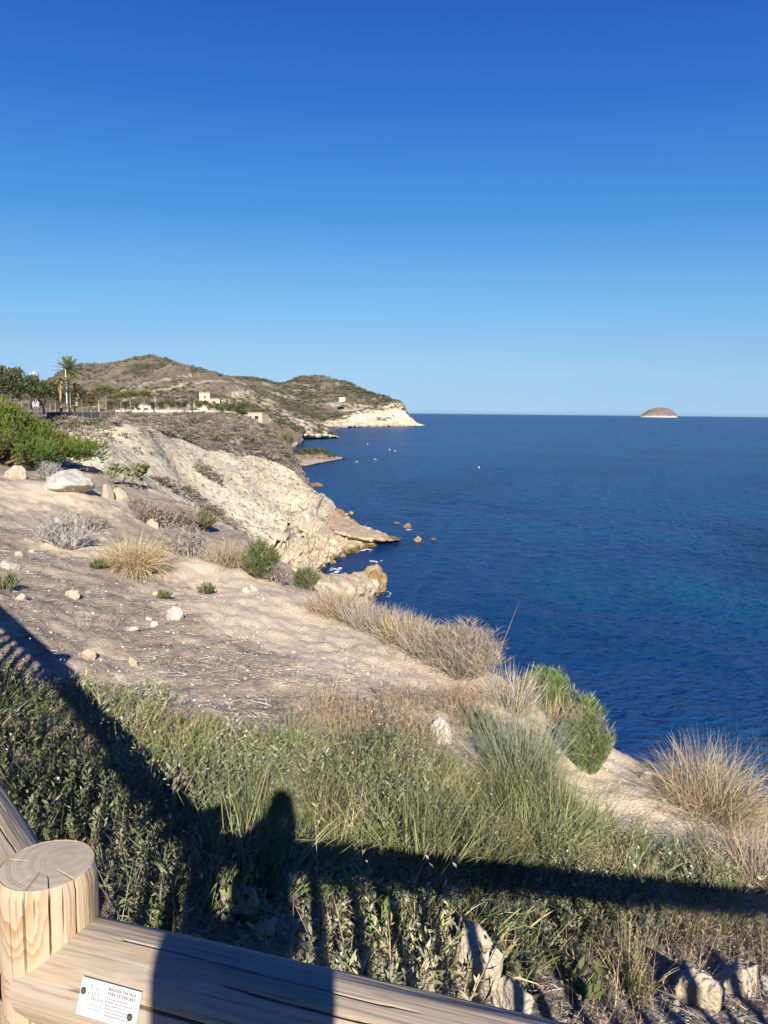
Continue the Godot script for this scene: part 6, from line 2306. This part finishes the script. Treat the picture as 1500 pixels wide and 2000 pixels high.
func build_shore_things() -> void:
	var orange := Color(0.27, 0.175, 0.075)
	var sandy := Color(0.36, 0.275, 0.165)
	var brown := Color(0.22, 0.15, 0.07)
	sea_rock(724, 1160, 80, 48, 41, orange, sandy, "orange weathered rock at the end of the sandy ledge")
	sea_rock(795, 1031, 18, 10, 42, Color(0.30, 0.20, 0.11), brown, "brown rock with foam standing off the platform's tip")
	sea_rock(817, 1058, 14, 12, 43, Color(0.33, 0.22, 0.12), sandy, "tan rock nearest the platform's tip in the water")
	sea_rock(775, 1023, 14, 4, 44, brown * 0.6, brown, "low dark rock awash behind the brown one")
	sea_rock(846, 1055, 10, 4, 45, brown * 0.6, brown, "low dark rock awash right of the tan one")
	sea_rock(616, 950, 30, 9, 46, orange * 0.7, brown, "orange rocks at the foot of the cliff near the beach")
	sea_rock(660, 1008, 32, 14, 47, orange * 0.8, brown, "orange rock at the seaward foot of the cliff")
	sea_rock(685, 1022, 26, 9, 48, brown, sandy * 0.8, "brown rock beside the pink slab")
	sea_rock(697, 903, 9, 2.5, 49, sandy, brown, "small pale rock awash off the beach spit")
	sea_rock(733, 898, 9, 2.5, 50, sandy, brown, "small pale rock awash farthest from the beach spit")
	for e in [[640, 1100, 30, 14, 51], [660, 1088, 26, 12, 52], [622, 1112, 26, 14, 53], [690, 1078, 24, 9, 54], [705, 1072, 22, 8, 55]]:
		sea_rock(e[0], e[1], e[2], e[3], e[4], brown, Color(0.30, 0.21, 0.10), "brown weedy rock %s the small cove" % ["at the back of", "in the middle of", "at the landward corner of", "at the mouth of", "on the outer lip of"][e[4] - 51], "shore_rock")
	# tilted pink slab running into the sea
	var r0 := row([[652, 1004, 0, 2.0], [692, 1020, 0, 1.7], [736, 1038, 0, 1.0], [782, 1052, 0, 0.2]])
	var r1 := row([[640, 1022, 0, 2.6], [685, 1036, 0, 2.2], [733, 1047, 0, 1.3], [783, 1053, 0, 0.35]])
	var r2 := row([[655, 1040, 0, 2.4], [690, 1050, 0, 2.0], [732, 1055, 0, 1.2], [780, 1055, 0, 0.3]])
	var r3 := row([[655, 1041, 0, 0.6], [690, 1051, 0, 0.3], [732, 1055.5, 0, -0.3], [780, 1055.5, 0, -0.9]])
	var pinkish := Color(0.44, 0.34, 0.235)
	sheet("rock_slab", loft([r0, r1, r2, r3], 90, 40), 90, 40, func(p: Vector3, n: Vector3, u: float, v: float) -> float:
		return nf.get_noise_3d(p.x / 3.0, p.y, p.z / 3.0) * 0.35 + nr.get_noise_3d(p.x / 2.2, p.y * 2.0, p.z / 5.0) * 0.22
		, func(p: Vector3, n: Vector3, u: float, v: float) -> Color:
		var c := mixc(pinkish, Color(0.56, 0.45, 0.32), 0.5 + nf.get_noise_2d(p.x / 4.0, p.z / 4.0))
		c = mixc(c, Color(0.17, 0.12, 0.06), sstep(0.7, 0.95, u + nf.get_noise_2d(p.x, p.z) * 0.1))
		return c, mats.rock, false)
	tag(get_child(get_child_count() - 1), "pinkish tilted rock slab running out into the sea", "rock")
	# fallen blocks on the platform
	var bt := []
	var bc := []
	for k in 150:
		var q := level(rng.randf_range(575, 690), rng.randf_range(1000, 1125), 1.4)
		if q.x > level(640, 1080, 1.0).x + (q.z + 115.0) * -0.12 and q.z > -128.0:
			continue
		var s := rng.randf_range(0.3, 1.3)
		bt.append(Transform3D(Basis(rnd_dir(0.5), rng.randf() * TAU).scaled(Vector3(s, s * 0.7, s)), q))
		bc.append(shade([Color(0.58, 0.49, 0.36), Color(0.52, 0.42, 0.30), Color(0.30, 0.22, 0.12)][rng.randi() % 3], 0.2))
	many("fallen_blocks", rock_mesh(77, Vector3.ONE, 10, 0.2, Color(1, 1, 1), Color(0.9, 0.88, 0.85), 5), mats.stone, bt, bc, "fallen blocks lying on the rock platform under the cliff", "blocks")
	# overhanging beds low on the cliff, with shade under them
	var beds := ["topmost", "long upper", "short upper", "middle", "long lower", "lowest"]
	var spots := [[598, 990, 34, 7], [560, 1014, 44, 9], [622, 1003, 34, 7], [588, 1024, 40, 9], [622, 1026, 46, 8], [545, 1046, 36, 9]]
	for k in spots.size():
		var r := ray(spots[k][0], spots[k][1]).normalized()
		var best := 1e9
		var bp := Vector3.ZERO
		for q in range(0, cliff_g.size(), 3):
			var dd := cliff_g[q] - eye
			var mm := (dd - r * dd.dot(r)).length_squared()
			if mm < best and dd.length() < 190.0:
				best = mm
				bp = cliff_g[q]
		var kk := bp.distance_to(eye) / F
		var o := obj("rock_ledge", rock_mesh(90 + k, Vector3(float(spots[k][2]) * kk, float(spots[k][3]) * kk, 6.5) * 1.35, 18, 0.14, Color(0.65, 0.57, 0.43), Color(0.60, 0.51, 0.37), 16), mats.rock)
		o.position = bp
		o.rotation = Vector3(0.12, 0.35, -0.16 + 0.09 * (k % 3))
		tag(o, "%s overhanging cream ledge low on the cliff above the rock platform" % beds[k], "ledge", "overhanging ledges of the cream cliff")
	# broken foam along the shore
	var f := Buf.new()
	var m := 11
	for j in m:
		var a0 := TAU * j / m
		var a1 := TAU * (j + 1) / m
		f.tri(Vector3(0, 0.10, 0), Vector3(cos(a0), 0.0, sin(a0)) * (0.8 + 0.35 * sin(j * 5.1)), Vector3(cos(a1), 0.0, sin(a1)) * (0.8 + 0.35 * sin((j + 1) * 5.1)), Color.WHITE)
	var t := []
	var c := []
	for e in [[[690, 1026], [725, 1040], 46], [[725, 1040], [752, 1047], 30], [[685, 1075], [722, 1070], 44], [[648, 1118], [665, 1108], 30], [[790, 1034], [806, 1033], 16], [[716, 1052], [735, 1060], 14], [[660, 1012], [690, 1026], 26], [[724, 1096], [745, 1096], 14], [[690, 905], [700, 904], 8], [[728, 899], [738, 899], 6], [[735, 1164], [765, 1155], 10]]:
		for k in e[2]:
			var p := level(lerpf(e[0][0], e[1][0], rng.randf()) + rng.randf_range(-3, 3), lerpf(e[0][1], e[1][1], rng.randf()) + rng.randf_range(-2, 2), 0.08)
			var s := 0.06 + 0.22 * pow(rng.randf(), 1.6)
			t.append(Transform3D(Basis(Vector3.UP, rng.randf() * TAU).scaled(Vector3(s * 1.5, s * 1.2, s)), p))
			c.append(Color(0.72, 0.75, 0.77))
	many("foam", f.mesh(), mats.paint, t, c, "white foam breaking along the rocky shore", "foam")
	# buoys
	for e in [[935.5, 914, 0.22, Color(0.72, 0.60, 0.25), "yellow-topped white buoy farthest from the shore"], [761, 879, 0.24, Color(0.70, 0.70, 0.68), "white buoy first of a pair off the beach"], [771.5, 881.5, 0.20, Color(0.66, 0.68, 0.62), "white buoy second of a pair off the beach"], [718, 868, 0.24, Color(0.68, 0.70, 0.72), "slim white buoy off the low pale cape"]]:
		var p := level(e[0], e[1], 0.0)
		var r := base("buoy", p, e[4], "buoy", "buoys on the bay")
		var fb := Buf.new()
		var s: float = e[2]
		fb.tube([Vector3(0, -0.3, 0), Vector3(0, 0.05, 0), Vector3(0, 0.5 * s / 0.34, 0), Vector3(0, 0.62 * s / 0.34, 0)], [s * 0.8, s * 1.1, s, s * 0.4], 12, Color(0.74, 0.73, 0.70))
		obj("float", fb.mesh(), mats.paint, r)
		var tb := Buf.new()
		tb.tube([Vector3(0, 0.5 * s / 0.34, 0), Vector3(0, 1.0 * s / 0.34, 0), Vector3(0, 1.2 * s / 0.34, 0)], [s * 0.35, s * 0.3, 0.02], 10, e[3])
		obj("topmark", tb.mesh(), mats.paint, r)


func build_materials() -> void:
	var fine := noise_image(3, 0.02, 5, 1024)
	var coarse := noise_image(4, 0.012, 5, 512)
	var fine_tex := grey_texture(fine.duplicate(), 0.76, 1.0)
	var bump_tex := grey_texture(fine.duplicate(), 0.0, 1.0)
	var coarse_tex := grey_texture(coarse.duplicate(), 0.80, 1.0)
	var coarse_bump := grey_texture(coarse.duplicate(), 0.0, 1.0)
	mats.soil = ground_like(fine_tex, bump_tex, 0.9, 1.0)
	mats.rock = ground_like(coarse_tex, coarse_bump, 7.0, 7.0)
	mats.earth_far = ground_like(coarse_tex, coarse_bump, 14.0, 20.0)
	mats.rock_far = ground_like(coarse_tex, coarse_bump, 70.0, 150.0)
	mats.stone = ground_like(fine_tex, bump_tex, 0.7, 1.5)
	mats.leaf = foliage(0.18)
	mats.dry = foliage(0.15)
	mats.wood_far = tinted(0.9)
	mats.paint = tinted(0.7)


func _ready() -> void:
	build_view()
	build_materials()
	build_sea()
	build_ground()
	build_cliff()
	build_plateau()
	build_hills()
	build_shore()
	build_shore_things()
	build_buildings()
	build_trees()
	build_scrub()
	build_fence()
	build_photographer()
	build_stones()
	build_litter()
	build_weeds()
	build_plants()
